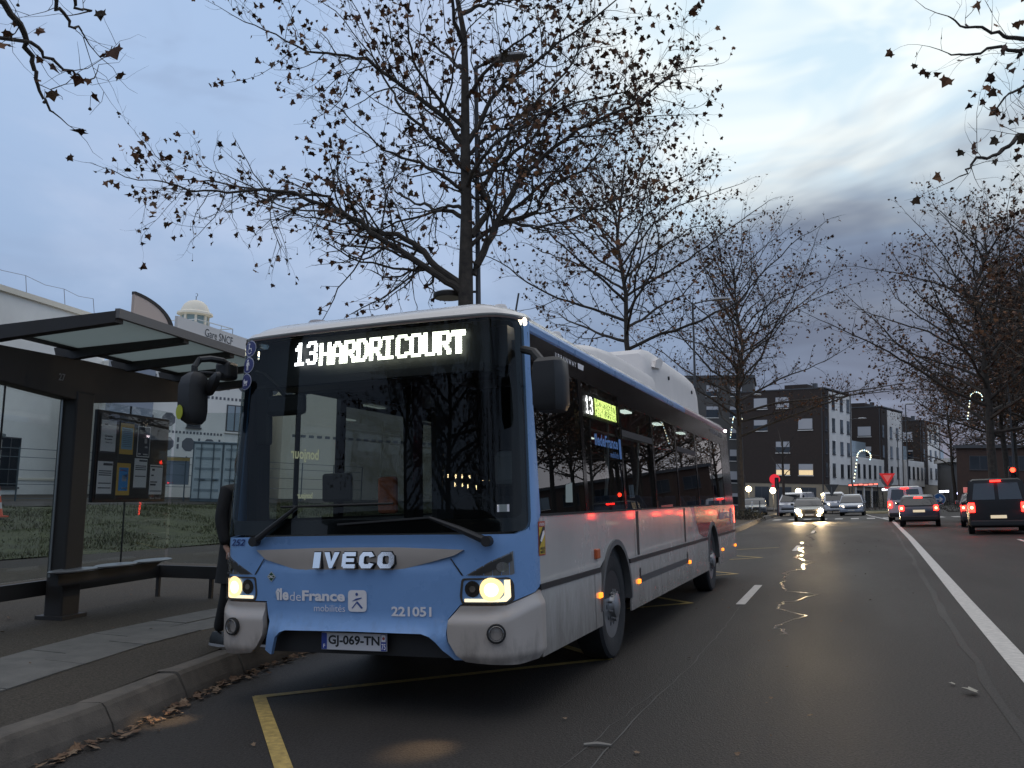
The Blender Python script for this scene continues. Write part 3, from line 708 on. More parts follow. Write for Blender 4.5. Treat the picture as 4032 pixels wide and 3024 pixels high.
# ---- sides
Y0, Y1 = YC+0.10, 11.95
WF, WR = 2.57, 8.95
def SP(sg, y, z, off=0.0): return (sg*(HW-tumble(z)+off), y, z)
def sidep(name, sg, outline, mt, off=0.0, parent=bus, holes=(), step=0.4, rim=0.015, sm=False):
    b = MB(); patch(b, outline, lambda y, z: SP(sg, y, z, off), step, holes, rim=(lambda y, z: SP(sg, y, z, off-rim)) if rim else None)
    return b.build(name, mt, parent, sm=sm)
def arch(yc, r=.56, zc=.50, n=14): return [(yc-r*cos(pi*i/n), zc+r*1.02*sin(pi*i/n)) for i in range(n+1)]
for sg in (1, -1):
    zb, zt_ = .345, .825
    # skirt panels below the rubber strip
    segs = [(Y0, WF-.545), (WF+.55, 4.65), (4.665, 6.5), (6.515, WR-.56), (WR+.56, Y1)]
    for a, c in segs:
        ol = [(a, zb+.02), (c-.0, zb+.02), (c, zt_), (a, zt_)]
        sidep('skirt_panel', sg, ol, BWHITE, 0.006)
    upper = [(Y0, .868), (WF-.55, .868)]+[p for p in arch(WF) if p[1] > .868]+[(WF+.55, .868), (WR-.56, .868)]+[p for p in arch(WR) if p[1] > .868]+[(WR+.56, .868), (Y1, .868), (Y1, 1.345), (Y0, 1.345)]
    sidep('side_panel', sg, upper, BWHITE, 0.0, step=0.3)
    for a, c in ((Y0-.02, WF-.56), (WF+.55, WR-.56), (WR+.56, Y1)):
        sidep('rub_strip', sg, [(a, .826), (c, .826), (c, .867), (a, .867)], BLK, 0.012, rim=.03)
    for yc in (WF, WR):
        o2 = arch(yc, .585, .49, 18); i2 = arch(yc, .535, .49, 18)
        b = MB(); n = len(o2); vs = [SP(sg, *p, .020) for p in o2]+[SP(sg, *p, .020) for p in i2]+[SP(sg, *p, -.02) for p in o2]+[SP(sg, *p, -.5) for p in i2]
        fs = []
        for i in range(n-1): fs += [(i, i+1, n+i+1, n+i), (2*n+i, 2*n+i+1, i+1, i), (n+i, n+i+1, 3*n+i+1, 3*n+i)]
        b.add(vs, fs); b.build('wheel_arch', mat('arch_grey', (0.10, 0.10, 0.10), .6), bus, sm=True)
    # glazing band
    sidep('belt_seal', sg, [(Y0+.02, 1.345), (Y1-.1, 1.345), (Y1-.1, 1.362), (Y0+.02, 1.362)], GASK, 0.006)
    sidep('cant_panel', sg, [(Y0, 2.50), (Y1-.06, 2.50), (Y1-.06, 2.70), (Y0, 2.70)], BGL, 0.0)
    if sg > 0: bays = [(Y0+.02, 1.64, 0), (1.74, 3.06, 0), (3.14, 4.62, 1), (4.72, 6.12, 0), (6.22, 7.78, 1), (7.88, 9.35, 0), (9.43, 10.75, 0)]
    else: bays = [(Y0+.05, 1.72, 2), (1.82, 3.4, 0), (3.5, 4.9, 0), (5.0, 6.35, 2), (6.45, 7.9, 1), (8.0, 9.4, 0), (9.5, 10.75, 0)]
    prev = Y0
    for a, c, kd in bays:
        if a-prev > .05: sidep('window_pillar', sg, [(prev, 1.362), (a, 1.362), (a, 2.50), (prev, 2.50)], BGL, 0.0, rim=.05)
        prev = c
        w = sidep('side_window' if kd < 2 else 'door_window', sg, [(a, 1.362), (c, 1.362), (c, 2.50), (a, 2.50)], (WGLASS if sg > 0 else glass('kerbside_tint', (.19, .205, .20), 1.45)) if kd < 2 else glass('door_glass', (.82, .86, .83), 1.5), -.004, rim=0)
        if kd == 1:
            sidep('sash_bar', sg, [(a, 2.10), (c, 2.10), (c, 2.17), (a, 2.17)], BLK, .003, parent=w)
        if sg > 0 and a > 2.5 or sg < 0 and kd < 2:
            sidep('window_head', sg, [(a, 2.44), (c, 2.44), (c, 2.50), (a, 2.50)], BGL, .001, parent=w)
        if kd == 2:
            md = (a+c)/2; sidep('door_seal', sg, [(md-.03, 1.362), (md+.03, 1.362), (md+.03, 2.5), (md-.03, 2.5)], GASK, .004, parent=w)
    sidep('rear_quarter', sg, [(10.75, 1.362), (Y1-.03, 1.362), (Y1-.08, 2.50), (10.75, 2.50)], BGL, 0.0)
# purple rear sweep with operator name
sidep('rear_sweep', 1, [(7.25, 1.342), (7.42, 1.10), (7.62, .95), (8.0, .88), (8.30, .872)]+[(y, z) for y, z in arch(WR, .60, .49) if z > .872]+[(9.6, .872), (11.62, .872), (11.80, 1.342)], PURP, .003, rim=0, step=.3)
b = MB(); text_fit(b, 'îledeFrance', 9.75, 1.10, 11.25, 1.27, lambda y, z: SP(1, y, z, .005), .03); b.build('operator_lettering', mat('lettering_grey', (.34, .30, .38), .5), bus, fix=False)
b = MB(); text_fit(b, 'mobilités', 10.7, .98, 11.25, 1.06, lambda y, z: SP(1, y, z, .005), .0); b.build('operator_lettering', MATS['lettering_grey'], bus, fix=False)
sidep('operator_logo', 1, rounded([(11.33, 1.0), (11.60, 1.0), (11.60, 1.28), (11.33, 1.28)], .05), MATS['lettering_grey'], .005, rim=0)
b = MB(); text_fit(b, 'îledeFrance', 2.05, 1.95, 2.92, 2.06, lambda y, z: SP(1, y, z, .004), .03); b.build('operator_lettering', mat('lettering_blue', (.10, .25, .55), .5), bus, fix=False)
b = MB(); text_fit(b, 'mobilités', 2.60, 1.86, 2.92, 1.92, lambda y, z: SP(1, y, z, .004), .0); b.build('operator_lettering', MATS['lettering_blue'], bus, fix=False)
sidep('operator_logo', 1, rounded([(2.96, 1.86), (3.05, 1.86), (3.05, 2.06), (2.96, 2.06)], .02), MATS['lettering_blue'], .004, rim=0)
b = MB(); text_fit(b, 'URBANWAY', 1.03, 2.60, 1.62, 2.645, lambda y, z: SP(1, y, z, .006), .02, space=1.5); b.build('model_lettering', STK, bus, fix=False)
sidep('model_badge', 1, [(1.67, 2.60), (1.83, 2.60), (1.86, 2.65), (1.67, 2.65)], STK, .006, rim=0)
b = MB(); text_fit(b, 'HYBRIDE GNV', 9.6, 2.58, 11.2, 2.66, lambda y, z: SP(1, y, z, .006), .02); b.build('slogan_lettering', mat('slogan_grey', (.16, .16, .17), .5), bus, fix=False)
# side destination display
sd_ = sidep('side_display', 1, [(1.80, 2.20), (3.06, 2.20), (3.06, 2.44), (1.80, 2.44)], MATS['display_face'], -.03, rim=0)
led('route_digit', '13', 1.93, 2.235, 2.16, 2.395, lambda y, z: SP(1, y, z, -.02), LEDW, sd_, 1.0, .85)
b = MB()
rl = random.Random(4); cols = 66; rows = 13
for i in range(cols):
    for j in range(rows):
        s11 = 'HARDRICOURT'; k = i//6; q = i % 6; rr_ = int(j/rows*9); ch = FONT[s11[k]][rr_][min(6, int(q*7/6))] if q < 6 else '.'
        if ch == '#' or rl.random() < 0.5:
            a = 2.24+i*(.80/cols); d = 2.40-(j+1)*(.165/rows); b.add([SP(1, a, d, -.02), SP(1, a+.0105, d, -.02), SP(1, a+.0105, d+.0108, -.02), SP(1, a, d+.0108, -.02)], [(0, 1, 2, 3)])
b.build('destination_text', LEDG, sd_, fix=False)
# stickers, lamps, seams, grilles on the driver side
st = sidep('warning_sticker', 1, [(.375, 1.065), (.525, 1.065), (.525, 1.308), (.375, 1.308)], mat('sticker_red', (.42, .06, .03), .5), .003, rim=0)
sidep('sticker_field', 1, [(.387, 1.075), (.513, 1.075), (.513, 1.268), (.387, 1.268)], mat('sticker_yellow', (.55, .38, .04), .5), .005, rim=0, parent=st)
b = MB()
for q in ([(.39, 1.13), (.39, 1.20), (.47, 1.268), (.51, 1.268), (.51, 1.24)], ): b.add([SP(1, *p, .0065) for p in q], [tuple(range(len(q)))])
text_fit(b, 'ANGLES', .40, 1.105, .505, 1.125, lambda y, z: SP(1, y, z, .0065), .03); text_fit(b, 'MORTS', .405, 1.08, .50, 1.10, lambda y, z: SP(1, y, z, .0065), .03)
b.build('sticker_print', BLK, st, fix=False)
b = MB(); q = [(.40, 1.17), (.43, 1.16), (.50, 1.215), (.495, 1.245), (.46, 1.235)]; b.add([SP(1, *p, .008) for p in q], [tuple(range(5))]); text_fit(b, 'ATTENTION', .395, 1.275, .505, 1.297, lambda y, z: SP(1, y, z, .006), .02); b.build('sticker_print', STK, st, fix=False)
for y, z in ((1.95, .632), (3.47, .619), (6.59, .605), (9.99, .59), (11.78, .575)):
    b = MB(); b.box((HW+.012, y, z), (.03, .08, .045)); b.build('side_marker', AMB, bus, bevel=.006)
b = MB(); b.box((HW+.012, 1.89, .991), (.035, .11, .085)); b.build('side_indicator', AMBOFF, bus, bevel=.01)
for y, z0, z1, w in ((3.40, .875, 1.34, .008), (1.80, .36, .825, .008)): sidep('panel_joint', 1, [(y, z0), (y+w, z0), (y+w, z1), (y, z1)], BLK, .008 if z1 < 1 else .002, rim=0)
for y in (3.55, 6.40): sidep('panel_gap', 1, [(y-.045, .885), (y+.045, .885), (y+.065, 1.335), (y-.065, 1.335)], BLK, .003, rim=0)
sidep('grille_strip', 1, [(3.60, .60), (6.52, .60), (6.52, .665), (3.60, .665)], mat('grille_grey', (.07, .07, .07), .6), .009, rim=0)
for y in (3.56, 6.46): sidep('grille_end', 1, [(y-.025, .60), (y+.025, .60), (y+.025, .75), (y-.025, .75)], BLK, .011, rim=0)
sidep('luggage_seam', 1, [(3.62, .325), (3.63, .325), (3.63, .36), (3.62, .36)], BLK, .008, rim=0)
sidep('paper_notice', 1, [(1.07, 1.44), (1.26, 1.44), (1.28, 1.60), (1.10, 1.58)], mat('paper_green', (.38, .42, .37), .8), .001, rim=0)

# ---- roof
NB = []
for i in range(41): a = -LA*.985+2*LA*.985*i/40; NB.append(plan(a))
outl = [(x, y+.11) for x, y in NB]+[(HW, .6), (HW, 2), (HW, 6), (HW, 10), (HW, 11.6), (HW-.05, 11.85), (HW-.2, 11.95), (0, 12.0), (-HW+.2, 11.95), (-HW+.05, 11.85), (-HW, 11.6), (-HW, 10), (-HW, 6), (-HW, 2), (-HW, .6)]
outl = [(x*(1-.060/HW), y) for x, y in outl]
def ring(ins, z):
    r = []
    for x, y in outl:
        cy = min(max(y, 1.2), 11.0); dx, dy = -x, cy-y; l = math.hypot(dx, dy) or 1; k = min(1, ins/l); r.append((x+dx*k, y+dy*k, z))
    return r
prof = [(0.0, 2.705), (-.012, 2.73), (-.006, 2.765), (.012, 2.80), (.05, 2.845), (.11, 2.885), (.22, 2.925), (.45, 2.965), (.8, 2.985), (1.2, 2.99)]
b = MB(); b.loft([ring(i, z) for i, z in prof[3:]], caps=False); n = len(outl); b.f.append(tuple(range(len(b.v)-n, len(b.v)))); b.build('roof', BWHITE, bus, sm=True)
# coloured cove along each side, from the front lamp to the tail
for sg in (1, -1):
    for ya, yb, mt, nm in ((.42, 7.2, BLUE, 'roof_cove'), (7.2, 11.7, mat('cove_mauve', (.36, .20, .24), .28, coat=.4), 'roof_cove')):
        b = MB(); rr = []
        for y in (ya, yb):
            rr.append([(sg*(HW-.060+o), y, z) for o, z in ((0, 2.70), (.012, 2.72), (.014, 2.765), (-.004, 2.77), (-.008, 2.785), (-.012, 2.80), (-.06, 2.83))])
        b.loft(rr, close=False, caps=False); b.build(nm, mt, bus, sm=False)
# white brow over the windscreen
br = [(-(LA+.0), 2.785), (LA+.0, 2.785), (LA+.06, 2.80), (LA+.06, 2.845), (-(LA+.06), 2.845), (-(LA+.06), 2.80)]
front('roof_brow', br, BWHITE, 0, conv=False, offf=lambda a, z: 0.012*smooth(z, 2.78, 2.80)-0.045*smooth(z, 2.81, 2.86), step=.05, rim=.04)
front('brow_seal', [(-(LA-.08), 2.778), (LA-.08, 2.778), (LA-.08, 2.790), (-(LA-.08), 2.790)], mat('brow_brown', (.10, .06, .05), .5), .014, conv=False, rim=.01)
for sg in (-1, 1):
    b = MB(); b.box((sg*(HW-.085 if sg > 0 else HW-.03), .40 if sg > 0 else .50, 2.775), (.07, .09, .08)); b.build('clearance_lamp', mat('clearance_light', (1, .9, .8), .3, emit=(1, .83, .62), es=14), bus, bevel=.02)
    b = MB(); b.box((sg*(HW-.045), 11.70, 2.755), (.04, .10, .05)); b.build('clearance_lamp', mat('tail_clearance', (1, .8, .85), .3, emit=(1, .78, .86), es=9), bus, bevel=.01)
# gas tank fairing
RW = mat('roof_white', (0.72, 0.68, 0.65), .6, var=.05, vscale=2)
def pod(name, st, hw):
    b = MB(); rings = []
    for y, z, w in st:
        w *= hw; r = []
        for x, t in ((-1, 0), (-.99, .62), (-.955, .88), (-.88, 1), (.88, 1), (.955, .88), (.99, .62), (1, 0)): r.append((x*w, y, lerp(2.90, z, t)))
        rings.append(r)
    b.loft(rings); return b.build(name, RW, bus, sm=True)
pod('tank_fairing', [(2.5, 2.93, .90), (2.8, 3.04, .95), (3.4, 3.12, .98), (4.0, 3.16, 1), (5.6, 3.17, 1), (6.3, 3.17, 1)], .99)
pod('tank_cover', [(6.05, 3.18, .93), (6.12, 3.46, .95), (6.25, 3.535, .97), (6.6, 3.56, 1), (9.6, 3.585, 1), (9.95, 3.57, 1), (10.25, 3.50, .99), (10.36, 3.25, .98)], .965)
for y, z in ((7.45, 3.27), (9.55, 3.29)):
    b = MB(); b.lathe([(.03, -.01), (.03, .012), (0, .012)], 10, (.965, y, z), 'x'); b.build('fairing_bolt', BLK, bus)
b = MB(); b.loft([[(.93, y, z) for y, z in q] for q in ([(6.35, 3.30), (6.75, 3.34), (6.95, 3.44), (6.75, 3.46), (6.5, 3.40)],)]+[[(.985, y, z) for y, z in ([(6.35, 3.28), (6.75, 3.32), (6.98, 3.46), (6.75, 3.48), (6.45, 3.40)])]]); b.build('fairing_scoop', RW, bus)
b = MB(); b.lathe([(.088, 0), (.088, .10), (.07, .125), (0, .128)], 18, (-.92, .9, 2.965)); b.build('roof_vent', mat('vent_grey', (.35, .34, .36), .6), bus, sm=True)
b = MB(); b.lathe([(.10, 0), (.10, .05), (.08, .06), (0, .06)], 18, (-.45, .9, 2.985)); b.build('roof_puck', BLK, bus, sm=True)
for x, y in ((.90, .70), (.95, 1.95)):
    b = MB(); b.lathe([(.055, 0), (.055, .08), (.045, .10), (0, .105)], 16, (x, y, 2.90)); b.build('roof_aerial', RW, bus, sm=True)
b = MB(); b.tube([(.98, .8, 2.90), (1.0, .86, 3.12)], .008, 5); b.build('whip_aerial', BLK, bus)
# rear wall
b = MB(); b.loft([[(x, y, z) for x, y in ((-HW+.06, 11.7), (-HW+.03, 11.92), (-HW+.2, 12.0), (HW-.2, 12.0), (HW-.03, 11.92), (HW-.06, 11.7))] for z in (.36, .84, 1.34)], close=False, caps=False); b.build('rear_panel', BWHITE, bus, sm=True)
b = MB(); b.loft([[(x*(1-tumble(z)/HW), y, z) for x, y in ((-HW, 11.75), (-HW+.02, 11.90), (-HW+.18, 11.985), (HW-.18, 11.985), (HW-.02, 11.90), (HW, 11.75))] for z in (1.345, 2.70)], close=False, caps=False); b.build('rear_window', BGL, bus, sm=True)
for sg in (-1, 1):
    b = MB(); b.box((sg*(HW-.04), 11.93, 1.15), (.09, .06, .32)); b.build('tail_lamp', REDL, bus, bevel=.015)
# ---- wheels
def wheel(sg, yc, steer=0):
    w = bpy.data.objects.new('wheel', None); COL.objects.link(w); w.parent = bus
    R_ = .48; x = sg*(HW-.03)
    w.location = (x, yc, R_); w.rotation_euler = (0, 0, steer)
    s = sg
    b = MB(); b.lathe([(.30, -.26*s), (.44, -.27*s), (R_, -.24*s), (R_+.002, -.12*s), (R_, -.03*s), (.455, -.005*s), (.40, .0), (.33, -.01*s), (.295, -.025*s), (.29, -.06*s)], 40, axis='x'); b.build('tyre', TYRE, w, sm=True)
    b = MB(); b.lathe([(.295, -.025*s), (.275, -.03*s), (.262, -.09*s), (.235, -.13*s), (.225, -.10*s), (.20, -.035*s), (.125, -.015*s), (.115, .0), (.112, .03*s), (.06, .045*s), (0, .048*s)], 40, axis='x'); b.build('rim', RIM, w, sm=True)
    for k in range(10):
        t = 2*pi*k/10; b = MB(); b.lathe([(.026, 0), (.024, .004*s), (0, .004*s)], 10, ((-.030)*s+.002*s, .168*cos(t), .168*sin(t)), 'x'); b.build('rim_hole', BLK, w)
    for k in range(10):
        t = 2*pi*(k+.5)/10; b = MB(); b.lathe([(.012, 0), (.012, .03*s), (0, .032*s)], 6, ((-.012)*s, .135*cos(t), .135*sin(t)), 'x'); b.build('wheel_nut', RIM, w)
wheel(1, WF); wheel(1, WR); wheel(-1, WF); wheel(-1, WR)
b = MB(); b.box((0, 6.2, .50), (2.40, 11.2, .10)); b.build('chassis', BLK, bus)
for yc in (WF, WR):
    b = MB(); b.box((0, yc, .85), (2.46, 1.06, .58)); b.build('wheel_housing', BLK, bus)
for yc in (WF, WR):
    for sg in (1, -1): pass
# ---- mirrors
b = MB(); zc = 2.23
b.loft([[(x, y, z) for x, y in ((1.42, -.02), (1.60, -.05), (1.635, .0), (1.63, .13), (1.58, .19), (1.42, .18), (1.385, .10))] for z in (2.03,)]
      +[[(x, y, z) for x, y in ((1.38, -.05), (1.61, -.07), (1.66, -.01), (1.655, .15), (1.60, .22), (1.40, .21), (1.345, .12))] for z in (2.08, 2.30)]
      +[[(x, y, z) for x, y in ((1.40, -.05), (1.60, -.06), (1.655, -.01), (1.65, .15), (1.59, .21), (1.42, .20), (1.37, .11))] for z in (2.42,)]+[[(x, y, z) for x, y in ((1.43, -.02), (1.58, -.03), (1.62, .0), (1.62, .13), (1.56, .18), (1.43, .17), (1.40, .09))] for z in (2.455,)])
b.v = [(1.385+(v[0]-1.345)*.74, v[1], 2.235+(v[2]-2.235)*.86) for v in b.v]
mr = b.build('door_mirror', BLK, bus, sm=True)
b = MB(); b.tube([(1.45, .1, 2.40), (1.36, .16, 2.50), (1.25, .24, 2.54)], .03, 8); b.build('mirror_arm', BLK, mr, sm=True)
# kerb-side mirror reaching forward with its arms
b = MB(); ml = []
for z, k, dx, dy in ((2.12, .50, .02, 0), (2.15, .82, .01, 0), (2.22, 1, 0, 0), (2.42, 1.0, 0, 0), (2.49, .86, .01, 0), (2.53, .45, .02, .0)):
    ml.append([(-1.275-.13+dx+x*k*.72, -.10+dy+y*k, z-.0) for x, y in ((-.105, -.09), (.07, -.11), (.115, -.05), (.115, .07), (.06, .11), (-.09, .10), (-.125, .0))])
b.loft(ml); ml_ = b.build('front_mirror', BLK, bus, sm=True)
b = MB(); b.tube([(-1.40, -.10, 2.48), (-1.40, -.10, 2.58), (-1.385, -.06, 2.64), (-1.35, .02, 2.655), (-1.31, .12, 2.65), (-1.30, .20, 2.62)], .026, 8); b.build('mirror_arm', BLK, ml_, sm=True)
b = MB(); b.tube([(-1.36, -.10, 2.53), (-1.345, -.02, 2.535), (-1.33, .08, 2.54), (-1.32, .18, 2.55)], .013, 6); b.build('mirror_arm', BLK, ml_, sm=True)
b = MB(); b.box((-1.33, .20, 2.575), (.14, .14, .15)); b.build('mirror_bracket', BLK, ml_, bevel=.03)
b = MB(); b.lathe([(.09, 0), (.10, .02), (.095, .05), (.05, .08), (0, .085)], 16, (0, 0, 0)); sm_ = b.build('wide_mirror', BLK, bus, sm=True); sm_.location = (-1.235, -.04, 2.43); sm_.rotation_euler = (radians(78), radians(-32), radians(-30)); sm_.scale = (1.35, .62, .8)
b = MB(); b.lathe([(.036, 0), (.036, .004), (0, .006)], 16); yd = b.build('yellow_reflector', mat('reflector_yellow', (.42, .46, .03), .4), ml_, sm=True); yd.location = (-1.275-.17, -.205, 2.21); yd.rotation_euler = (radians(90), 0, 0); yd.scale = (.9, 1.6, 1)

# ---- interior
b = MB(); b.box((0, 6.2, .40), (2.4, 11.2, .06)); b.build('floor', INTD, bus)
b = MB(); b.box((0, 6.3, 2.60), (2.36, 11.0, .05)); b.build('ceiling', INTL, bus)
b = MB(); b.box((0, .30, 1.10), (2.2, .42, .30)); b.build('dashboard', INTD, bus, bevel=.05)
b = MB(); b.box((0, .50, 2.60), (2.2, .36, .30)); b.build('display_housing', INTD, bus)
b = MB(); b.box((.06, 1.75, 1.55), (.05, 1.1, 2.0)); b.box((.62, 2.15, 1.55), (1.15, .05, 2.0)); b.build('cab_partition', INTD, bus)
b = MB(); b.lathe([(.20, 0), (.225, .015), (.20, .03), (.19, .015)], 20); sw = b.build('steering_wheel', BLK, bus, sm=True); sw.location = (.68, .72, 1.33); sw.rotation_euler = (radians(-55), 0, 0)
def seat(x, y, back=1, mt=SEATM):
    s_ = bpy.data.objects.new('seat', None); COL.objects.link(s_); s_.parent = bus; s_.location = (x, y, .43)
    b = MB(); b.box((0, 0, .45), (.42, .42, .08)); b.build('cushion', mt, s_, bevel=.03)
    b = MB(); b.loft([[(-.21, .22*back, .45), (.21, .22*back, .45), (.21, .28*back, .45), (-.21, .28*back, .45)], [(-.20, .28*back, .95), (.20, .28*back, .95), (.20, .33*back, .95), (-.20, .33*back, .95)], [(-.12, .30*back, 1.08), (.12, .30*back, 1.08), (.12, .34*back, 1.08), (-.12, .34*back, 1.08)]]); b.build('backrest', mt, s_, bevel=.02)
    b = MB(); b.box((0, 0, .21), (.30, .10, .42)); b.build('pedestal', INTD, s_)
for y in (3.4, 4.2, 6.9, 7.7, 9.3, 10.2):
    for x in (-.98, -.54, .54, .98): seat(x, y)
seat(.66, 1.25, mt=mat('driver_seat', (.03, .03, .035), .8))
for x, y in ((-.35, 2.2), (.38, 3.0), (-.40, 4.6), (.40, 5.6), (-.40, 6.6), (.40, 7.4), (-.38, 8.6)):
    b = MB(); b.tube([(x, y, .43), (x, y, 1.5), (x+.04, y+.03, 1.9), (x*1.15, y+.06, 2.58)], .018, 8); b.build('grab_pole', POLE, bus, sm=True)
for x in (-.62, .62):
    b = MB(); b.tube([(x, 2.3, 2.28), (x, 10.5, 2.28)], .016, 6); b.build('grab_rail', POLE, bus, sm=True)
for y in (3.2, 5.2, 7.2, 9.2):
    for x in (-.8, .8):
        b = MB(); b.box((x, y, 2.565), (.10, .35, .02)); b.build('ceiling_lamp', mat('ceiling_light', (1, 1, 1), .4, emit=(.85, 1, .95), es=1.6), bus)
b = MB(); b.box((-.35, .32, 1.60), (.26, .05, .22)); b.build('ticket_machine', INTD, bus, bevel=.02)
b = MB(); b.box((-.62, 1.62, 1.55), (.20, .06, .34)); b.build('safety_vest', mat('vest_orange', (.62, .20, .10), .8, var=.4, vscale=12), bus, bevel=.04)
b = MB(); b.box((.10, 2.3, 2.15), (.50, .06, .34)); b.build('information_screen', mat('screen_lilac', (.2, .2, .3), .3, emit=(.36, .35, .60), es=.35), bus, bevel=.01)
led('cab_sign_digit', '31', -.12, 1.93, -.02, 1.99, lambda x, z: (x, 2.08, z), mat('led_red', (1, .1, .1), .4, emit=(1, .03, .05), es=3), bus, .6, .9)
b = MB(); text_fit(b, 'bonjour', .98, 1.86, 1.42, 1.99, lambda y, z: SP(-1, y, z, -.012), .02, mirror=True); text_fit(b, 'bonjour', 1.10, 1.52, 1.34, 1.59, lambda y, z: SP(-1, y, z, -.012), .02, mirror=True); b.build('door_lettering', mat('lettering_cream', (.6, .62, .45), .5, emit=(.9, .92, .6), es=.3), bus, fix=False)

# dark pillars, cab screen and inside mirror seen through the windscreen
for x, y, w_, d_ in ((-1.165, .42, .10, .16), (-.475, 1.85, .10, .20), (.30, 2.2, .06, .06), (1.13, .50, .10, .20)):
    b = MB(); b.box((x, y, 1.55), (w_, d_, 2.2)); b.build('inner_pillar', INTD, bus)
b = MB(); b.box((-.80, .28, 2.27), (.36, .07, .17)); im = b.build('inner_mirror', BLK, bus, bevel=.04)
b = MB(); b.tube([(-1.05, .22, 2.55), (-.95, .18, 2.52), (-.84, .20, 2.42), (-.80, .26, 2.34)], .018, 6); b.build('mirror_arm', BLK, im, sm=True)
b = MB(); b.box((-1.03, .30, 2.20), (.15, .06, .50)); b.build('inner_mirror', BLK, bus, bevel=.03)
b = MB(); b.box((.66, 1.53, 1.75), (.34, .10, .30)); b.build('driver_headrest', mat('headrest_pale', (.30, .31, .32), .7), bus, bevel=.06)
b = MB(); b.box((0, .45, 2.44), (1.9, .5, .06)); b.build('display_shelf', INTD, bus)
# ---------------------------------------------------------------- bus shelter
SHM = mat('shelter_brown', (0.026, 0.023, 0.021), 0.55, var=.12, vscale=3)
FROST = bpy.data.materials.new('roof_panel'); FROST.use_nodes = True
fn_ = FROST.node_tree; fn_.nodes.clear(); fo_ = fn_.nodes.new('ShaderNodeOutputMaterial'); fm_ = fn_.nodes.new('ShaderNodeMixShader'); fd_ = fn_.nodes.new('ShaderNodeBsdfDiffuse'); ft_ = fn_.nodes.new('ShaderNodeBsdfTranslucent')
fd_.inputs[0].default_value = (.16, .18, .18, 1); ft_.inputs[0].default_value = (.55, .60, .58, 1); fm_.inputs[0].default_value = .62
fn_.links.new(fd_.outputs[0], fm_.inputs[1]); fn_.links.new(ft_.outputs[0], fm_.inputs[2]); fn_.links.new(fm_.outputs[0], fo_.inputs[0])
CLEAR = glass('shelter_glass', (.86, .89, .88), 1.42)
sh = thing('bus_shelter', 'brown steel bus shelter with cantilever roof beside the bus', 'bus shelter', (-6.11, 1.86, PZ(-6.11)), radians(10), lean=radians(2.4))
# local frame: x towards the road, y along the kerb, z up
def S3(p): return p
b = MB(); b.loft([[(-.11, -.15, z), (.11, -.15, z), (.11, .15, z), (-.11, .15, z)] for z in (-.1, .25, 2.5)]); b.build('post', SHM, sh, bevel=.02)
b = MB(); b.box((0, 0, .02), (.34, .40, .04)); b.build('base_plate', SHM, sh)
# tapered cross beam (deep at the post)
prof = [(-3.2, 2.60), (-3.2, 2.78), (0, 2.86), (2.20, 2.86), (2.20, 2.62), (.22, 2.40), (-.22, 2.40)]
b = MB(); b.prism(prof, lambda y, z: (-.10, y, z), lambda y, z: (.10, y, z)); b.build('cross_beam', SHM, sh, bevel=.01)
b = MB(); text_fit(b, '27', -.46, 2.58, -.36, 2.66, lambda y, z: (.103, y, z), .02); b.build('stop_number', mat('number_grey', (.25, .25, .25), .6), sh, fix=False)
RE = 1.50; ZE = 3.10; ZB = 2.98
def RZ(x): return lerp(ZB, ZE, (x-.1)/(RE-.1))
ra = [-1.43, -.27, .72, 1.72, 2.75]
for y in ra:
    d = .06 if y in (ra[0], ra[-1]) else .05
    b = MB(); b.prism([(-.06, 2.84), (.16, 2.84), (.30, 2.86), (RE-.02, RZ(RE)-.11), (RE-.02, RZ(RE)), (.0, RZ(.0)), (-.10, RZ(-.1))], lambda x, z: (x, y-d, z), lambda x, z: (x, y+d, z)); b.build('rafter', SHM, sh)
for y0, y1 in zip(ra, ra[1:]):
    b = MB(); b.prism([(.20, RZ(.2)-.035), (RE-.03, RZ(RE)-.045), (RE-.03, RZ(RE)-.03), (.20, RZ(.2)-.02)], lambda x, z: (x, y0+.055, z), lambda x, z: (x, y1-.055, z)); b.build('roof_panel', FROST, sh)
b = MB(); b.prism([(RE-.03, ZE-.07), (RE+.02, ZE-.07), (RE+.02, ZE+.02), (RE-.03, ZE+.02)], lambda x, z: (x, ra[0]-.06, z), lambda x, z: (x, ra[-1]+.06, z)); b.build('fascia', mat('fascia_grey', (.16, .15, .14), .5), sh)
b = MB(); b.prism([(.10, RZ(.1)-.05), (.20, RZ(.2)-.05), (.20, RZ(.2)+.01), (.10, RZ(.1)+.01)], lambda x, z: (x, ra[0]-.06, z), lambda x, z: (x, ra[-1]+.06, z)); b.build('rear_rail', SHM, sh)
# glass back wall in three lights
for y0, y1 in ((-3.1, -1.03), (-1.02, -.17), (.17, 1.075), (1.085, 2.02)):
    b = MB(); b.box((-.06, (y0+y1)/2, 1.45), (.012, y1-y0, 2.0)); b.build('glass_panel', CLEAR, sh)
for y in (-1.025, 1.08):
    b = MB(); b.box((-.06, y, 1.45), (.018, .010, 2.0)); b.build('glass_joint', GASK, sh)
b = MB(); b.box((-.06, -.165, 1.45), (.02, .012, 2.0)); b.build('glass_edge', mat('edge_grey', (.35, .36, .36), .3, metal=.6), sh)
# end glass towards the road at the far side
b = MB(); b.box((.45, 2.04, 1.45), (.95, .012, 2.0)); b.build('end_glass', CLEAR, sh)
b = MB(); b.box((.93, 2.04, 1.45), (.012, .016, 2.0)); b.build('glass_edge', MATS['edge_grey'], sh)
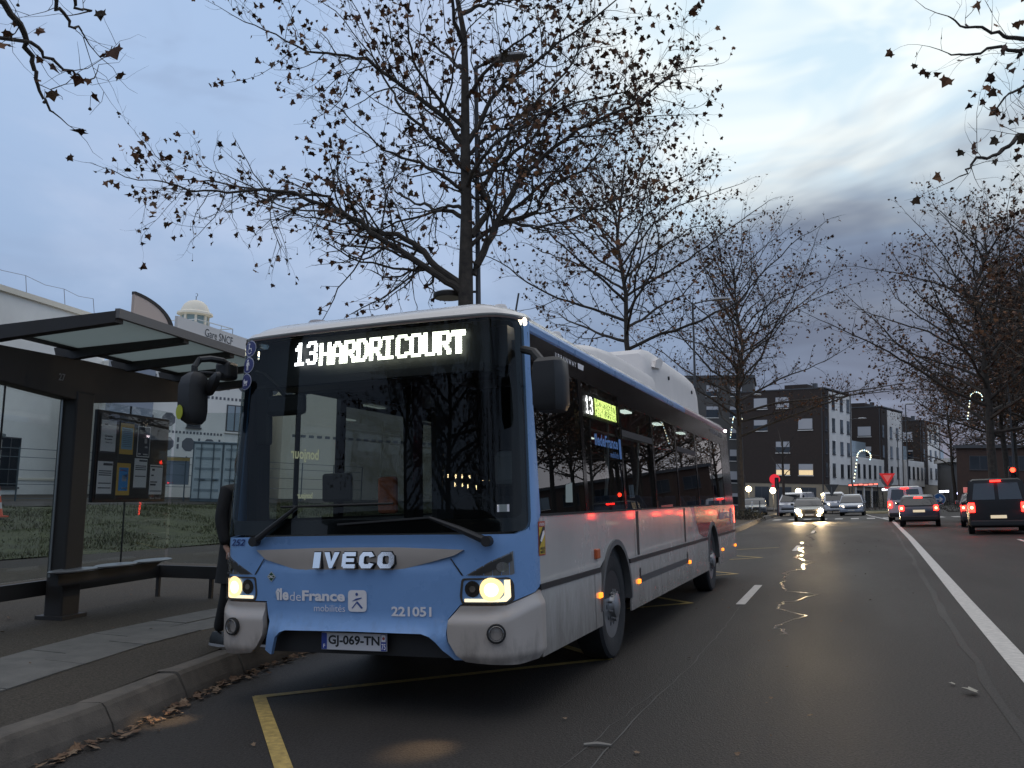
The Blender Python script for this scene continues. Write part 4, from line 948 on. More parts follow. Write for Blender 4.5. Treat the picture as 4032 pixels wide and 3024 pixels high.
# information case with notices
case = MB(); case.box((-.02, 1.105, 1.80), (.05, 1.47, 1.09)); cs = case.build('notice_case', mat('case_black', (.010, .010, .011), .3), sh, bevel=.008)
b = MB(); b.box((.008, 1.105, 1.80), (.004, 1.38, 1.00)); b.build('notice_board', mat('board_charcoal', (.028, .028, .030), .6), cs)
b = MB(); b.box((.030, 1.105, 1.80), (.004, 1.40, 1.02)); b.build('case_glass', glass('case_glass', (.92, .93, .93), 1.35), cs)
PAP = mat('notice_paper', (.78, .76, .72), .7); INK = mat('notice_ink', (.07, .07, .08), .7)
ORA = mat('notice_orange', (.68, .42, .09), .7); BLU = mat('notice_blue', (.07, .30, .62), .7); PINK = mat('notice_pink', (.6, .22, .22), .7)
def paper(y0, z0, y1, z1, mt, items, lean_=0.0):
    def F(o): return lambda y, z: (.012+o, y+(z-z0)*lean_, z)
    b = MB(); f = F(0); b.add([f(y0, z0), f(y1, z0), f(y1, z1), f(y0, z1)], [(0, 1, 2, 3)]); pp = b.build('notice', mt, cs, fix=False)
    for (a, c, d, e, m2) in items:
        b = MB(); f = F(.002 if m2 is not INK or mt is PAP else .004); ya, yb = lerp(y0, y1, a), lerp(y0, y1, d); za, zb_ = lerp(z0, z1, c), lerp(z0, z1, e)
        b.add([f(ya, za), f(yb, za), f(yb, zb_), f(ya, zb_)], [(0, 1, 2, 3)]); b.build('notice_print', m2, pp, fix=False)
    return pp, F(.003)
def lines(zs, a=.1, d=.9, h=.018): return [(a, z, d, z+h, INK) for z in zs]
p1, f1 = paper(.44, 1.84, .72, 2.23, PAP, [(.0, .0, 1, .05, INK), (.18, .84, .40, .89, INK)])
b = MB(); text_fit(b, 'Gratuite', .51, 2.03, .655, 2.055, f1, .03); text_fit(b, 'Enquête', .51, 1.99, .645, 2.015, f1, .03); text_fit(b, 'ligne 13', .53, 1.95, .65, 1.975, f1, .02); b.build('notice_text', INK, p1, fix=False)
paper(.80, 1.84, 1.07, 2.22, ORA, [(.10, .16, .92, .86, mat('notice_pale_blue', (.28, .44, .52), .7))]+lines([.25+.06*i for i in range(10)], .18, .84, .012))
paper(1.15, 1.82, 1.42, 2.21, PAP, [(.05, .03, .95, .97, INK), (.55, .45, .75, .6, PAP), (.6, .3, .8, .36, PAP), (.1, .07, .3, .12, PAP), (.5, .07, .85, .11, PAP)]+[(.12, .85-.05*i, .6, .865-.05*i, PAP) for i in range(3)])
paper(.42, 1.34, .70, 1.74, PAP, [(.35, .88, .97, .95, INK), (0, 0, 1, .045, INK)]+lines([.70, .64, .58, .34, .2], .08, .92, .03))
paper(.78, 1.34, 1.05, 1.73, ORA, [(.16, .14, .84, .86, BLU), (.40, .44, .72, .62, PAP), (.62, .56, .80, .66, PINK), (.25, .75, .75, .80, PINK), (.4, .2, .8, .24, PAP)])
paper(1.12, 1.42, 1.39, 1.80, PAP, [(.35, .90, .97, .96, INK), (0, 0, 1, .045, INK)]+lines([.74, .68, .62, .4], .08, .92, .03))
paper(1.46, 1.35, 1.74, 1.73, PAP, [(.02, .92, .95, .96, INK), (.15, .80, .35, .87, INK), (.1, .62, .3, .67, INK), (.05, .40, .6, .44, INK), (.05, .30, .5, .36, INK), (.05, .1, .95, .13, INK)])
b = MB(); text_fit(b, 'Bus Stop', 1.46, 1.285, 1.70, 1.315, lambda y, z: (.0335, y, z), .02); b.build('case_lettering', mat('case_grey', (.25, .25, .26), .6), cs, fix=False)
# seats on a bar
b = MB(); b.prism([(-.35, .38), (-.35, .50), (1.55, .50), (1.30, .40), (1.10, .37)], lambda y, z: (.10, y, z), lambda y, z: (.20, y, z)); b.build('seat_bar', SHM, sh)
for y in (-.12, .62, 1.36):
    b = MB(); b.lathe([(.26, .0), (.36, .008), (.37, .02), (.34, .028), (.20, .018), (0, .012)], 28, (.20, y, .515), sq=(.36, 1)); b.build('seat', mat('seat_steel', (.26, .265, .27), .4, metal=.4, var=.1), sh, sm=True)
# lean rail, returning towards the road
b = MB(); b.bar((-.16, -3.0, .33), (-.16, 2.06, .33), .05, .16); b.build('lean_rail', SHM, sh)
b = MB(); b.bar((-.16, 2.06, .33), (1.02, 2.06, .33), .05, .16); b.build('lean_rail', SHM, sh)
for x, y in ((-.14, 2.04), (.62, 2.06), (-.16, -2.2)):
    b = MB(); b.box((x, y, .13), (.045, .045, .30)); b.build('rail_leg', SHM, sh)
# name sign on the roof edge
b = MB(); pts = [(-.98, ZE-.02), (-.98, ZE+.235)]+[(-.98+.66*sin(pi/2*i/10), ZE-.02+.255*cos(pi/2*i/10)) for i in range(11)]+[(-.32, ZE-.02)]
FY = -1.22
pts = [(FY, ZE-.02)]+[(FY+.66*sin(pi/2*i/12), ZE-.02+.255*cos(pi/2*i/12)) for i in range(13)]
b.prism(pts, lambda y, z: (RE-.05, y, z), lambda y, z: (RE-.02, y, z)); sgn = b.build('stop_flag', mat('flag_beige', (.62, .50, .43), .6), sh)
b = MB()
for i in range(12):
    t0, t1 = pi/2*i/12, pi/2*(i+1)/12
    q = [(FY+r*.66*sin(t), ZE-.02+r*.255*cos(t)) for t, r in ((t0, .93), (t1, .93), (t1, 1.05), (t0, 1.05))]
    b.prism(q, lambda y, z: (RE-.054, y, z), lambda y, z: (RE-.014, y, z))
b.build('flag_edge', BLK, sgn)
b = MB(); b.prism([(-.45, ZE-.05), (-.45, ZE+.16), (2.6, ZE+.20), (2.6, ZE-.05)], lambda y, z: (RE-.06, y, z), lambda y, z: (RE-.025, y, z)); nm = b.build('name_board', mat('board_white', (.72, .70, .67), .6), sh)
b = MB(); text_fit(b, 'Gare SNCF', .10, ZE+.04, .72, ZE+.13, lambda y, z: (RE-.022, y, z), .0); b.build('name_text', mat('name_ink', (.05, .06, .07), .6), nm, fix=False)

# ---------------------------------------------------------------- person boarding, half hidden by the nose of the bus
def skin_body(name, chains, mt, parent, sub=2):
    vs = []; es = []; rad = []; idx = {}
    for ch in chains:
        prev = None
        for (p, r) in ch:
            key = tuple(round(c, 4) for c in p)
            if key not in idx: idx[key] = len(vs); vs.append(p); rad.append(r)
            if prev is not None and (prev, idx[key]) not in es: es.append((prev, idx[key]))
            prev = idx[key]
    me = bpy.data.meshes.new(name); me.from_pydata(vs, es, []); o = bpy.data.objects.new(name, me); COL.objects.link(o); o.parent = parent
    md = o.modifiers.new('skin', 'SKIN'); md.use_smooth_shade = True
    for i, v in enumerate(me.skin_vertices[0].data):
        r = rad[i]; v.radius = r if isinstance(r, tuple) else (r, r); v.use_root = (i == 0)
    s2 = o.modifiers.new('sub', 'SUBSURF'); s2.levels = sub; s2.render_levels = sub
    me.materials.append(mt); return o
per = thing('person', 'person in a long dark coat standing at the front door of the bus', 'person', (-3.25, 1.25, PZ(-3.25)), radians(78), lean=radians(1.5))
COAT = mat('coat_black', (.012, .012, .013), .8, var=.2, vscale=10); SKINM = mat('skin', (.38, .22, .16), .6)
# local: faces -y
pel = ((0, 0, .96), (.165, .13))
body = [[pel, ((0, .0, 1.12), (.165, .125)), ((0, .01, 1.30), (.185, .13)), ((0, .01, 1.43), (.17, .11)), ((0, .005, 1.50), (.075, .07))],
        [((0, .01, 1.43), (.17, .11)), ((-.20, .01, 1.41), .075), ((-.25, .02, 1.16), .062), ((-.24, -.05, .92), .05)],
        [((0, .01, 1.43), (.17, .11)), ((.20, .01, 1.41), .075), ((.25, .02, 1.16), .062), ((.22, -.14, .98), .05)],
        [pel, ((-.10, .01, .80), .105), ((-.11, .05, .48), .075), ((-.11, .17, .12), .052)],
        [pel, ((.10, -.02, .80), .105), ((.11, -.10, .50), .075), ((.11, -.10, .13), .052)]]
skin_body('body', body, COAT, per)
b = MB(); b.loft([[(x*w, y*d+.005, z) for x, y in [(cos(2*pi*i/14), sin(2*pi*i/14)) for i in range(14)]] for z, w, d in ((.58, .25, .22), (.80, .23, .19), (1.05, .21, .165), (1.30, .225, .16), (1.45, .16, .12))]); b.build('coat', COAT, per, sm=True)
hd = skin_body('head', [[((0, .005, 1.48), (.055, .055)), ((0, -.005, 1.56), (.06, .065)), ((0, -.015, 1.64), (.078, .095)), ((0, -.005, 1.72), (.072, .088)), ((0, .0, 1.765), (.04, .05))]], SKINM, per)
b = MB(); b.lathe([(.012, -.02), (.016, .0), (.006, .03)], 8, (0, -.108, 1.635)); b.build('nose', SKINM, hd, sm=True)
for s_ in (-1, 1):
    b = MB(); b.lathe([(0, -.010), (.011, 0), (0, .010)], 8, (s_*.032, -.094, 1.665)); b.build('eye', BLK, hd, sm=True)
    b = MB(); b.lathe([(0, -.028), (.016, 0), (0, .028)], 8, (s_*.080, .0, 1.64)); b.build('ear', SKINM, hd, sm=True)
b = MB(); b.bar((-.024, -.098, 1.595), (.024, -.098, 1.595), .008, .008); b.build('mouth', mat('lips', (.3, .12, .1), .6), hd)
HAIR = mat('hair_brown', (.075, .035, .018), .6, var=.4, vscale=30, bump=.5, bscale=90)
hr = skin_body('hair', [[((0, .035, 1.53), (.075, .06)), ((0, .045, 1.62), (.092, .075)), ((0, .03, 1.71), (.092, .09)), ((0, .005, 1.775), (.07, .085)), ((0, -.01, 1.80), (.03, .04))]], HAIR, per)
SHOE = mat('shoe_black', (.012, .012, .012), .5)
for s_, dy in ((-1, .15), (1, -.12)):
    b = MB(); b.loft([[(s_*.11+x*w, dy+y, z0+h*t) for x, t in ((-1, 0), (-1, .6), (-.6, 1), (.6, 1), (1, .6), (1, 0))] for y, w, z0, h in ((.09, .035, .025, .07), (.06, .045, .025, .10), (-.02, .045, .025, .10), (-.10, .050, .025, .065), (-.17, .046, .028, .045), (-.205, .025, .032, .025))]); so = b.build('shoe', SHOE, per, sm=True)
    b = MB(); b.loft([[(s_*.11+x*w, dy+y, z) for x, z in ((-1, .0), (-1, .026), (1, .026), (1, .0))] for y, w in ((.095, .036), (.05, .048), (-.10, .052), (-.17, .048), (-.212, .026))]); b.build('sole', mat('sole_grey', (.35, .35, .36), .6), so)
for s_, p_ in ((-1, (-.24, -.075, .88)), (1, (.215, -.19, .955))):
    ch = [[((p_[0], p_[1]+.04, p_[2]+.05), (.026, .02)), ((p_[0], p_[1], p_[2]), (.034, .016))]]
    for k in range(4): ch.append([((p_[0], p_[1], p_[2]), (.034, .016)), ((p_[0]-.024+.016*k, p_[1]-.03, p_[2]-.045), .009), ((p_[0]-.024+.016*k, p_[1]-.025, p_[2]-.08-.01*(k in (1, 2))), .0075)])
    ch.append([((p_[0], p_[1], p_[2]), (.034, .016)), ((p_[0]-s_*.035, p_[1]-.02, p_[2]-.01), .009), ((p_[0]-s_*.042, p_[1]-.03, p_[2]-.045), .008)])
    skin_body('hand', ch, SKINM, per, 1)
# ---------------------------------------------------------------- plane trees
BARK = mat('plane_bark', (0.055, 0.045, 0.036), 0.9, var=.55, vscale=7, bump=.5, bscale=30)
LEAF = mat('dry_leaf', (.09, .04, .02), .8, island=[(.03, .015, .010), (.075, .03, .015), (.13, .055, .022), (.20, .085, .032), (.05, .035, .016), (.10, .038, .014)])
LEAFSHAPE = [(0, 0), (.30, .10), (.50, -.06), (.46, .30), (.62, .52), (.32, .56), (.0, 1.0), (-.32, .56), (-.62, .52), (-.46, .30), (-.50, -.06), (-.30, .10)]
def add_leaf(mb, p, size, rnd):
    d = Vector((rnd.gauss(0, 1), rnd.gauss(0, 1), rnd.gauss(-.7, .6))).normalized(); s_ = d.cross(Vector((rnd.gauss(0, 1), rnd.gauss(0, 1), rnd.gauss(0, 1)))).normalized(); n_ = d.cross(s_)
    cur = rnd.uniform(.1, .55); vs = []
    for x, y in LEAFSHAPE: vs.append(p+s_*(x*size)+d*(y*size)+n_*(abs(x)*cur*size-.25*cur*y*y*size))
    c = p+d*(.42*size); o = len(vs); vs.append(c)
    mb.add(vs, [(o, i, (i+1) % 12) for i in range(12)])
class Tree:
    def __init__(s, seed, leaf_p=.5, leaf_size=.085, fine=1.0, sides=5, ball=.06):
        s.r = random.Random(seed); s.w = MB(); s.l = MB(); s.lp = leaf_p; s.ls = leaf_size; s.fine = fine; s.sides = sides; s.ball = ball
    def wob(s, start, d, L, n, upb=0.15, jit=.22):
        pts = [Vector(start)]; d = Vector(d).normalized(); r = s.r
        for i in range(n):
            d = (d+Vector((r.gauss(0, jit), r.gauss(0, jit), r.gauss(0, jit)+upb*.35))).normalized(); pts.append(pts[-1]+d*(L/n))
        return pts
    def rdir(s, d, ang):
        d = Vector(d).normalized(); a = d.orthogonal().normalized(); b = d.cross(a); t = s.r.uniform(0, 2*pi)
        return (d*cos(ang)+(a*cos(t)+b*sin(t))*sin(ang)).normalized()
    def twig(s, p, d, L, r0):
        n = 3 if L > .25 else 2; pts = s.wob(p, d, L, n, .25, .28)
        s.w.tube(pts, [lerp(r0, r0*.45, i/n) for i in range(n+1)], 3, cap=False)
        cl = s.lp*max(.15, min(1.7, 1.0+2.2*noise.noise(Vector(p)*.85+Vector((s.ls*100, 3, 1)))))
        if s.r.random() < cl: add_leaf(s.l, pts[-1], s.ls*s.r.uniform(.45, 1.4), s.r)
        if s.r.random() < cl*.5: add_leaf(s.l, pts[len(pts)//2], s.ls*s.r.uniform(.5, 1.1), s.r)
        if s.r.random() < s.ball:
            q = pts[-1]-Vector((0, 0, s.r.uniform(.05, .14))); s.w.tube([pts[-1], q], .0025, 3, cap=False); s.w.lathe([(0, -.016), (.014, -.008), (.016, .002), (.009, .013), (0, .016)], 5, q)
    def sub(s, p, d, L, r0, lev):
        n = max(3, int(L/.22)); pts = s.wob(p, d, L, n, .22, .20)
        s.w.tube(pts, [lerp(r0, r0*.35, i/n) for i in range(n+1)], 4 if r0 > .008 else 3, cap=False)
        stp = (.17 if lev == 2 else .12)/s.fine; dist = s.r.uniform(.1, .25)
        while dist < L:
            k = min(n-1, int(dist/L*n)); t = dist/L*n-k; q = pts[k].lerp(pts[k+1], t); dd = pts[k+1]-pts[k]
            if lev >= 2: s.twig(q, s.rdir(dd, s.r.uniform(.5, 1.2)), s.r.uniform(.12, .42)*(1.15-dist/L*.4), max(.0028, r0*.35))
            else: s.sub(q, s.rdir(dd, s.r.uniform(.5, 1.1)), s.r.uniform(.35, 1.0)*(1.2-.6*dist/L), max(.005, r0*.45), 2)
            dist += stp*s.r.uniform(.6, 1.5)*(1 if lev >= 2 else 2.6)
        s.twig(pts[-1], pts[-1]-pts[-2], s.r.uniform(.2, .4), r0*.35)
    def limb(s, pts, r0, r1, start=.18, dens=.30, Lm=1.0, droop=0.0):
        pts = [Vector(p) for p in pts]; n = len(pts)-1
        # smooth with small kinks
        q = []
        for i in range(n):
            for k in range(3): q.append(pts[i].lerp(pts[i+1], k/3)+Vector((s.r.gauss(0, .02), s.r.gauss(0, .02), s.r.gauss(0, .02)))*(k > 0))
        q.append(pts[-1]); m_ = len(q)-1
        s.w.tube(q, [lerp(r0, r1, (i/m_)**.8) for i in range(m_+1)], s.sides+1)
        Ls = [0]
        for a, b_ in zip(q, q[1:]): Ls.append(Ls[-1]+(b_-a).length)
        T = Ls[-1]; dist = T*start
        while dist < T:
            k = max(i for i in range(m_) if Ls[i] <= dist); t = (dist-Ls[k])/(Ls[k+1]-Ls[k]+1e-9); p = q[k].lerp(q[k+1], t); f = dist/T; dd = q[k+1]-q[k]
            s.sub(p, (s.rdir(dd, s.r.uniform(.6, 1.15))-Vector((0, 0, droop*s.r.random()*1.6))).normalized(), s.r.uniform(.6, 1.7)*Lm*(1.15-.55*f), lerp(r0, r1, f)*.42, 1 if s.r.random() < .55 else 2)
            dist += dens/s.fine*s.r.uniform(.5, 1.5)
        s.sub(q[-1], q[-1]-q[-2], s.r.uniform(.5, .9)*Lm, r1, 2)
    def build(s, name, label, loc, group, lean=radians(1.0), cat='tree'):
        t = thing(name, label, cat, loc, 0, group, lean=lean)
        s.w.build('trunk', BARK, t, sm=True, fix=False)
        if s.l.v: tag(s.l.build('crown', LEAF, t, fix=False), kind='stuff')
        return t
GT = 'plane trees along the road'
# the big tree behind the bus: limb courses in (sideways, height), depth spread per limb
A1 = radians(-23.77); RT1 = Vector((cos(A1), -sin(A1), 0)); FW1 = Vector((sin(A1), cos(A1), 0))
T = Tree(21, .60, .108, 1.0, 7, .10)
limbs = {
 'L1': ([(-.04, 5.57), (-.47, 5.85), (-1.22, 6.33), (-1.79, 6.64), (-1.96, 6.85), (-2.43, 7.01), (-3.18, 7.31), (-3.75, 7.32), (-4.38, 7.2), (-5.0, 7.17), (-5.7, 7.33)], .095, .014, -.30),
 'L2': ([(-.01, 5.66), (-.52, 6.09), (-.87, 6.51), (-1.27, 6.81), (-1.65, 6.91), (-1.96, 6.97), (-2.37, 7.31), (-2.66, 7.7), (-3.53, 7.83), (-4.22, 7.99), (-5.03, 8.23), (-5.66, 8.3)], .09, .013, .25),
 'R1': ([(.2, 5.9), (.47, 6.5), (.78, 7.1), (1.15, 7.78), (1.64, 8.21), (2.31, 8.71), (3.36, 9.08), (4.24, 9.66), (4.5, 9.79)], .10, .014, -.22),
 'R2': ([(.6, 6.86), (1.13, 7.07), (1.49, 7.22), (1.56, 7.53), (1.81, 7.83), (2.48, 8.2), (2.98, 8.89), (3.56, 9.53)], .07, .012, .30),
 'R3': ([(.78, 7.07), (1.18, 6.83), (1.54, 6.76), (2.07, 6.82), (2.79, 6.97), (3.28, 7.27)], .05, .010, -.45),
 'R4': ([(.18, 6.68), (.55, 7.23), (.55, 7.41), (.38, 7.6), (.5, 7.84), (.81, 8.46), (1.07, 9.21), (1.44, 9.53), (1.69, 9.91), (2.19, 10.49), (2.46, 11.01), (2.73, 11.67)], .085, .014, .5),
 'L3': ([(.02, 7.23), (-.27, 7.38), (-.74, 7.3), (-1.33, 7.3), (-1.79, 7.12), (-2.25, 7.0)], .05, .010, .9),
 'L4': ([(.04, 8.59), (-.31, 9.09), (-.9, 9.53), (-1.49, 9.91), (-1.84, 10.19), (-2.38, 10.19), (-2.97, 10.19), (-3.56, 10.48), (-4.15, 10.66)], .075, .012, -.25),
 'L5': ([(.05, 7.6), (-.44, 7.85), (-.97, 7.97), (-1.44, 8.03), (-1.9, 8.35), (-2.37, 8.66)], .05, .010, -.8),
 'R5': ([(.13, 8.59), (.53, 9.28), (.9, 9.78), (1.45, 10.04), (1.95, 10.43), (2.76, 10.88), (3.39, 11.35)], .07, .012, -.35),
 'L6': ([(.04, 8.09), (-.31, 8.59), (-.61, 8.84), (-1.19, 9.53), (-1.43, 10.04), (-1.78, 10.8), (-2.02, 11.38)], .065, .012, .45),
 'R6': ([(.1, 7.84), (.56, 8.09), (1.42, 8.9), (1.8, 9.53), (2.54, 10.04), (3.41, 10.43), (3.86, 10.82)], .06, .012, .6),
}
tr = [(.0, .0), (.0, 2.5), (.03, 4.4), (.04, 5.25), (.05, 5.78), (.09, 7.23), (.09, 8.59), (.11, 10.04), (.11, 10.87), (-.1, 12.2), (-.05, 13.4)]
T.w.tube([RT1*h+Vector((0, 0, z)) for h, z in tr], [.21, .165, .15, .148, .143, .11, .095, .075, .06, .04, .02], 12)
for k, (pts, r0, r1, df) in limbs.items():
    h0 = pts[0][0]
    T.limb([RT1*h*(1+.06*df*abs(h)/3)+FW1*(df*abs(h-h0)*.8)+Vector((0, 0, z)) for h, z in pts], r0*.85, r1*.8, .10, .185, 1.45, droop=.45 if k in ('L1', 'L2', 'R3', 'L3') else .1)
rr_ = random.Random(5)
for i in range(9):                       # limbs towards and away from the viewer, and the top
    z0 = 6.4+i*.62; az = (i*2.4)+.5; L = 3.6-.22*i; el = .45+.05*i
    d = Vector((cos(az)*cos(el), sin(az)*cos(el), sin(el))); pts = [RT1*.08+Vector((0, 0, z0))]
    for k in range(5): d = (d+Vector((rr_.gauss(0, .16), rr_.gauss(0, .16), rr_.gauss(.03, .12)))).normalized(); pts.append(pts[-1]+d*L/5)
    T.limb(pts, .05, .010, .22, .24, .95)
T.build('plane_tree', 'tall plane tree with sparse brown leaves rising right behind the bus roof', (-4.6, 9.572, 0.0), GT, lean=0)
def auto_tree(seed, H, fork, spread, r, nl=13, leaf_p=.5, leaf_size=.11, fine=.6, up_=.5):
    t = Tree(seed, leaf_p, leaf_size, fine, 5, .03); q = random.Random(seed*7+1)
    tp = [Vector((q.gauss(0, .03)*k, q.gauss(0, .03)*k, H*.93*k/8)) for k in range(9)]
    t.w.tube(tp, [lerp(r, .02, (k/8)**1.1) for k in range(9)], 9)
    def on(z):
        k = min(7, int(z/(H*.93)*8)); f = z/(H*.93)*8-k; return tp[k].lerp(tp[k+1], f)
    for i in range(nl):
        f = i/(nl-1); z0 = lerp(fork, H*.82, f**.9); az = i*2.399+q.uniform(-.4, .4); L = spread*(1-.62*f)*q.uniform(.85, 1.2); el = lerp(.35, 1.0, f)+q.uniform(-.1, .1)+up_*.1
        d = Vector((cos(az)*cos(el), sin(az)*cos(el), sin(el))); pts = [on(z0)]
        for k in range(5): d = (d+Vector((q.gauss(0, .17), q.gauss(0, .17), q.gauss(.0, .13)))).normalized(); pts.append(pts[-1]+d*L/5)
        t.limb(pts, r*.42*(1-.6*f), .012, .16, .42, 1.3)
    return t
auto_tree(31, 13.8, 6.2, 5.8, .135, 28, .50, .10, 1.15).build('plane_tree', 'second plane tree in the row, its trunk rising above the middle of the bus', (-4.2, 21.0, 0), GT, radians(1.5))
auto_tree(37, 20.0, 5.6, 12.5, .24, 44, .50, .13, .95).build('plane_tree', 'broad plane tree standing just past the tail of the bus', (-4.5, 54.0, 0), GT, radians(1.5))
auto_tree(41, 16.5, 4.4, 9.6, .24, 36, .55, .12, 1.0).build('plane_tree', 'plane tree with a dark forked trunk behind the queue on the right', (8.8, 43.0, 0), GT, radians(1.5))
dense = auto_tree(43, 15.0, 4.2, 7.0, .2, 34, .70, .135, 1.0).build('plane_tree', 'dense leafy plane tree cut by the right edge, above the dark van', (11.3, 27.5, 0), GT, radians(1.0))
def edge_tree(seed, base, H, label, courses, spread):
    t = auto_tree(seed, H, 4.6, spread, .2, 12, .5, .11, .6); bs = Vector(base)
    for c, r in courses:
        c = [Vector(p)-bs for p in c]
        st = c[0]; root = Vector((0, 0, max(3.8, st.z-1.3))); mid = root.lerp(st, .5)+Vector((0, 0, .25))
        t.limb([root, mid]+c, r, .008, .38, .20, .55)
    t.build('plane_tree', label, base, GT, 0)
edge_tree(47, (9.6, 9.0, 0), 13, 'plane tree out of view whose twigs hang into the upper right corner', [
 ([(5.04, 6.53, 7.03), (4.59, 6.46, 7.13), (4.35, 6.34, 7.16), (4.1, 6.21, 7.27), (3.84, 6.09, 7.28), (3.7, 5.94, 7.36)], .05),
 ([(4.91, 6.05, 6.64), (4.47, 5.94, 6.75), (4.21, 5.79, 6.77), (3.8, 5.65, 6.68), (3.6, 5.49, 6.66)], .05),
 ([(4.9, 6.05, 6.53), (4.45, 6.01, 6.32), (4.26, 5.9, 6.21), (4.05, 5.8, 5.99)], .04),
 ([(5.09, 6.52, 6.03), (4.49, 6.51, 5.88), (4.29, 6.4, 5.73), (4.08, 6.29, 5.6), (3.88, 6.18, 5.57), (3.79, 6.05, 5.40), (3.65, 5.95, 5.28)], .05)], 4.4)
edge_tree(53, (-5.2, -3.7, 0), 12, 'plane tree out of view whose branch hangs into the upper left corner', [
 ([(-3.75, -1.4, 5.57), (-3.71, -1.24, 5.41), (-3.73, -1.04, 5.31), (-3.76, -.86, 5.18), (-3.78, -.79, 5.05), (-3.81, -.72, 4.94), (-3.82, -.63, 4.81), (-3.82, -.53, 4.74)], .045),
 ([(-3.73, -.89, 5.16), (-3.72, -.75, 5.14), (-3.72, -.63, 5.12), (-3.68, -.46, 5.08), (-3.65, -.35, 5.07)], .022),
 ([(-3.57, -1.01, 5.68), (-3.58, -.76, 5.55), (-3.61, -.66, 5.5), (-3.61, -.54, 5.43), (-3.64, -.45, 5.46)], .03),
 ([(-3.7, -.7, 5.85), (-3.65, -.52, 5.7), (-3.67, -.43, 5.67), (-3.69, -.34, 5.71)], .03)], 3.0)

# more of the avenue: outside the frame, but it shades the road and shows in the glass of the bus
for (x, y, a), lb in zip(((13.2, 17, 1.0), (14.2, 40, 2.2), (14.5, 60, 3.3), (16, 82, 4.1), (13.5, 70, .9), (17, 75, 2.0), (15.5, 66, 4.8), (20, 62, 1.1), (19.5, 50, 2.7), (23, 78, 3.9), (25, 92, 5.2), (20.5, 97, .3), (15.5, 126, 2.2), (21, 130, .6), (10.5, -9, 5.0), (10.2, -24, .4), (-6.2, -19, 1.7), (-6.4, -33, 2.9), (-12, -26, 4.4), (3.5, -46, 5.3)),
        ('next plane tree right of the view beyond the black van', 'plane tree in the second row at the right edge', 'plane tree far right behind the dark forked trunk', 'farthest plane tree on the right by the low brown building', 'plane tree at the right edge behind the low hedge', 'plane tree just right of the view behind the hedge', 'plane tree between the hedge and the second row at the right', 'plane tree of the far right group nearest the second row', 'plane tree of the far right group behind the second row', 'plane tree of the far right group before the brown building', 'tallest plane tree before the brown building on the far right', 'plane tree at the left end of the low brown building', 'plane tree rising behind the low brown building', 'farther plane tree rising behind the low brown building', 'plane tree behind the viewer on the right, mirrored in the windscreen', 'second plane tree behind the viewer on the right', 'plane tree behind the viewer beside the kerb', 'farther plane tree behind the viewer beside the kerb', 'plane tree behind the viewer beyond the pavement', 'plane tree far behind the viewer in the middle')):
    c = copy_tree(dense); mm = Matrix.Rotation(a, 4, 'Z') @ Matrix.Scale(1.25 if y > 45 else 1.0, 4); mm.translation = Vector((x, y, 0)); c.matrix_world = mm; c['label'] = lb
# ---------------------------------------------------------------- buildings
BRICK = mat('dark_brick', (0.042, 0.030, 0.025), .85, var=.25, vscale=3, bump=.4, bscale=14)
RENDER = mat('white_render', (.84, .81, .76), .8, var=.10, vscale=.4)
BEIGE = mat('beige_render', (.34, .28, .20), .8, var=.1, vscale=.6)
SHUT = mat('roller_shutter', (.48, .48, .50), .6)
PANE = mat('dark_pane', (.02, .024, .03), .08)
FRAME = mat('window_frame', (.07, .07, .075), .5)
LIT = mat('lit_room', (.9, .7, .4), .5, emit=(1.0, .72, .38), es=.55)
PALEG = mat('pale_glazing', (.28, .34, .38), .15)
class House:
    """face frame: origin, direction along the wall, outward normal to its right-hand side"""
    def __init__(s, root): s.r = root
    def block(s, name, mt, poly, z0, z1): 
        b = MB(); b.prism(poly, lambda x, y: (x, y, z0), lambda x, y: (x, y, z1)); return b.build(name, mt, s.r)
    def window(s, o, d, u0, u1, z0, z1, kind='shut', drop=.9):
        o = Vector((*o, 0)); d = Vector((*d, 0)).normalized(); n = Vector((d.y, -d.x, 0))
        def P(u, z, off): return o+d*u+n*off+Vector((0, 0, z))
        def rect(a, c, e, f, off, back): 
            b = MB(); b.prism([(a, e), (c, e), (c, f), (a, f)], lambda u, z: P(u, z, off), lambda u, z: P(u, z, back)); return b
        w = rect(u0-.06, u1+.06, z0-.06, z1+.06, .03, -.05).build('window', FRAME, s.r)
        rect(u0, u1, z0, z1, .045, -.02).build('pane', LIT if kind == 'lit' else (PALEG if kind == 'pale' else PANE), w)
        if kind in ('shut', 'lit'): rect(u0, u1, lerp(z1, z0, drop), z1, .075, .03).build('shutter', SHUT, w)
        rect(u0-.10, u1+.10, z0-.14, z0-.06, .10, -.02).build('sill', RENDER if kind != 'dark' else FRAME, w)
        if kind in ('dark', 'pale'): rect((u0+u1)/2-.03, (u0+u1)/2+.03, z0, z1, .055, .02).build('mullion', FRAME, w)
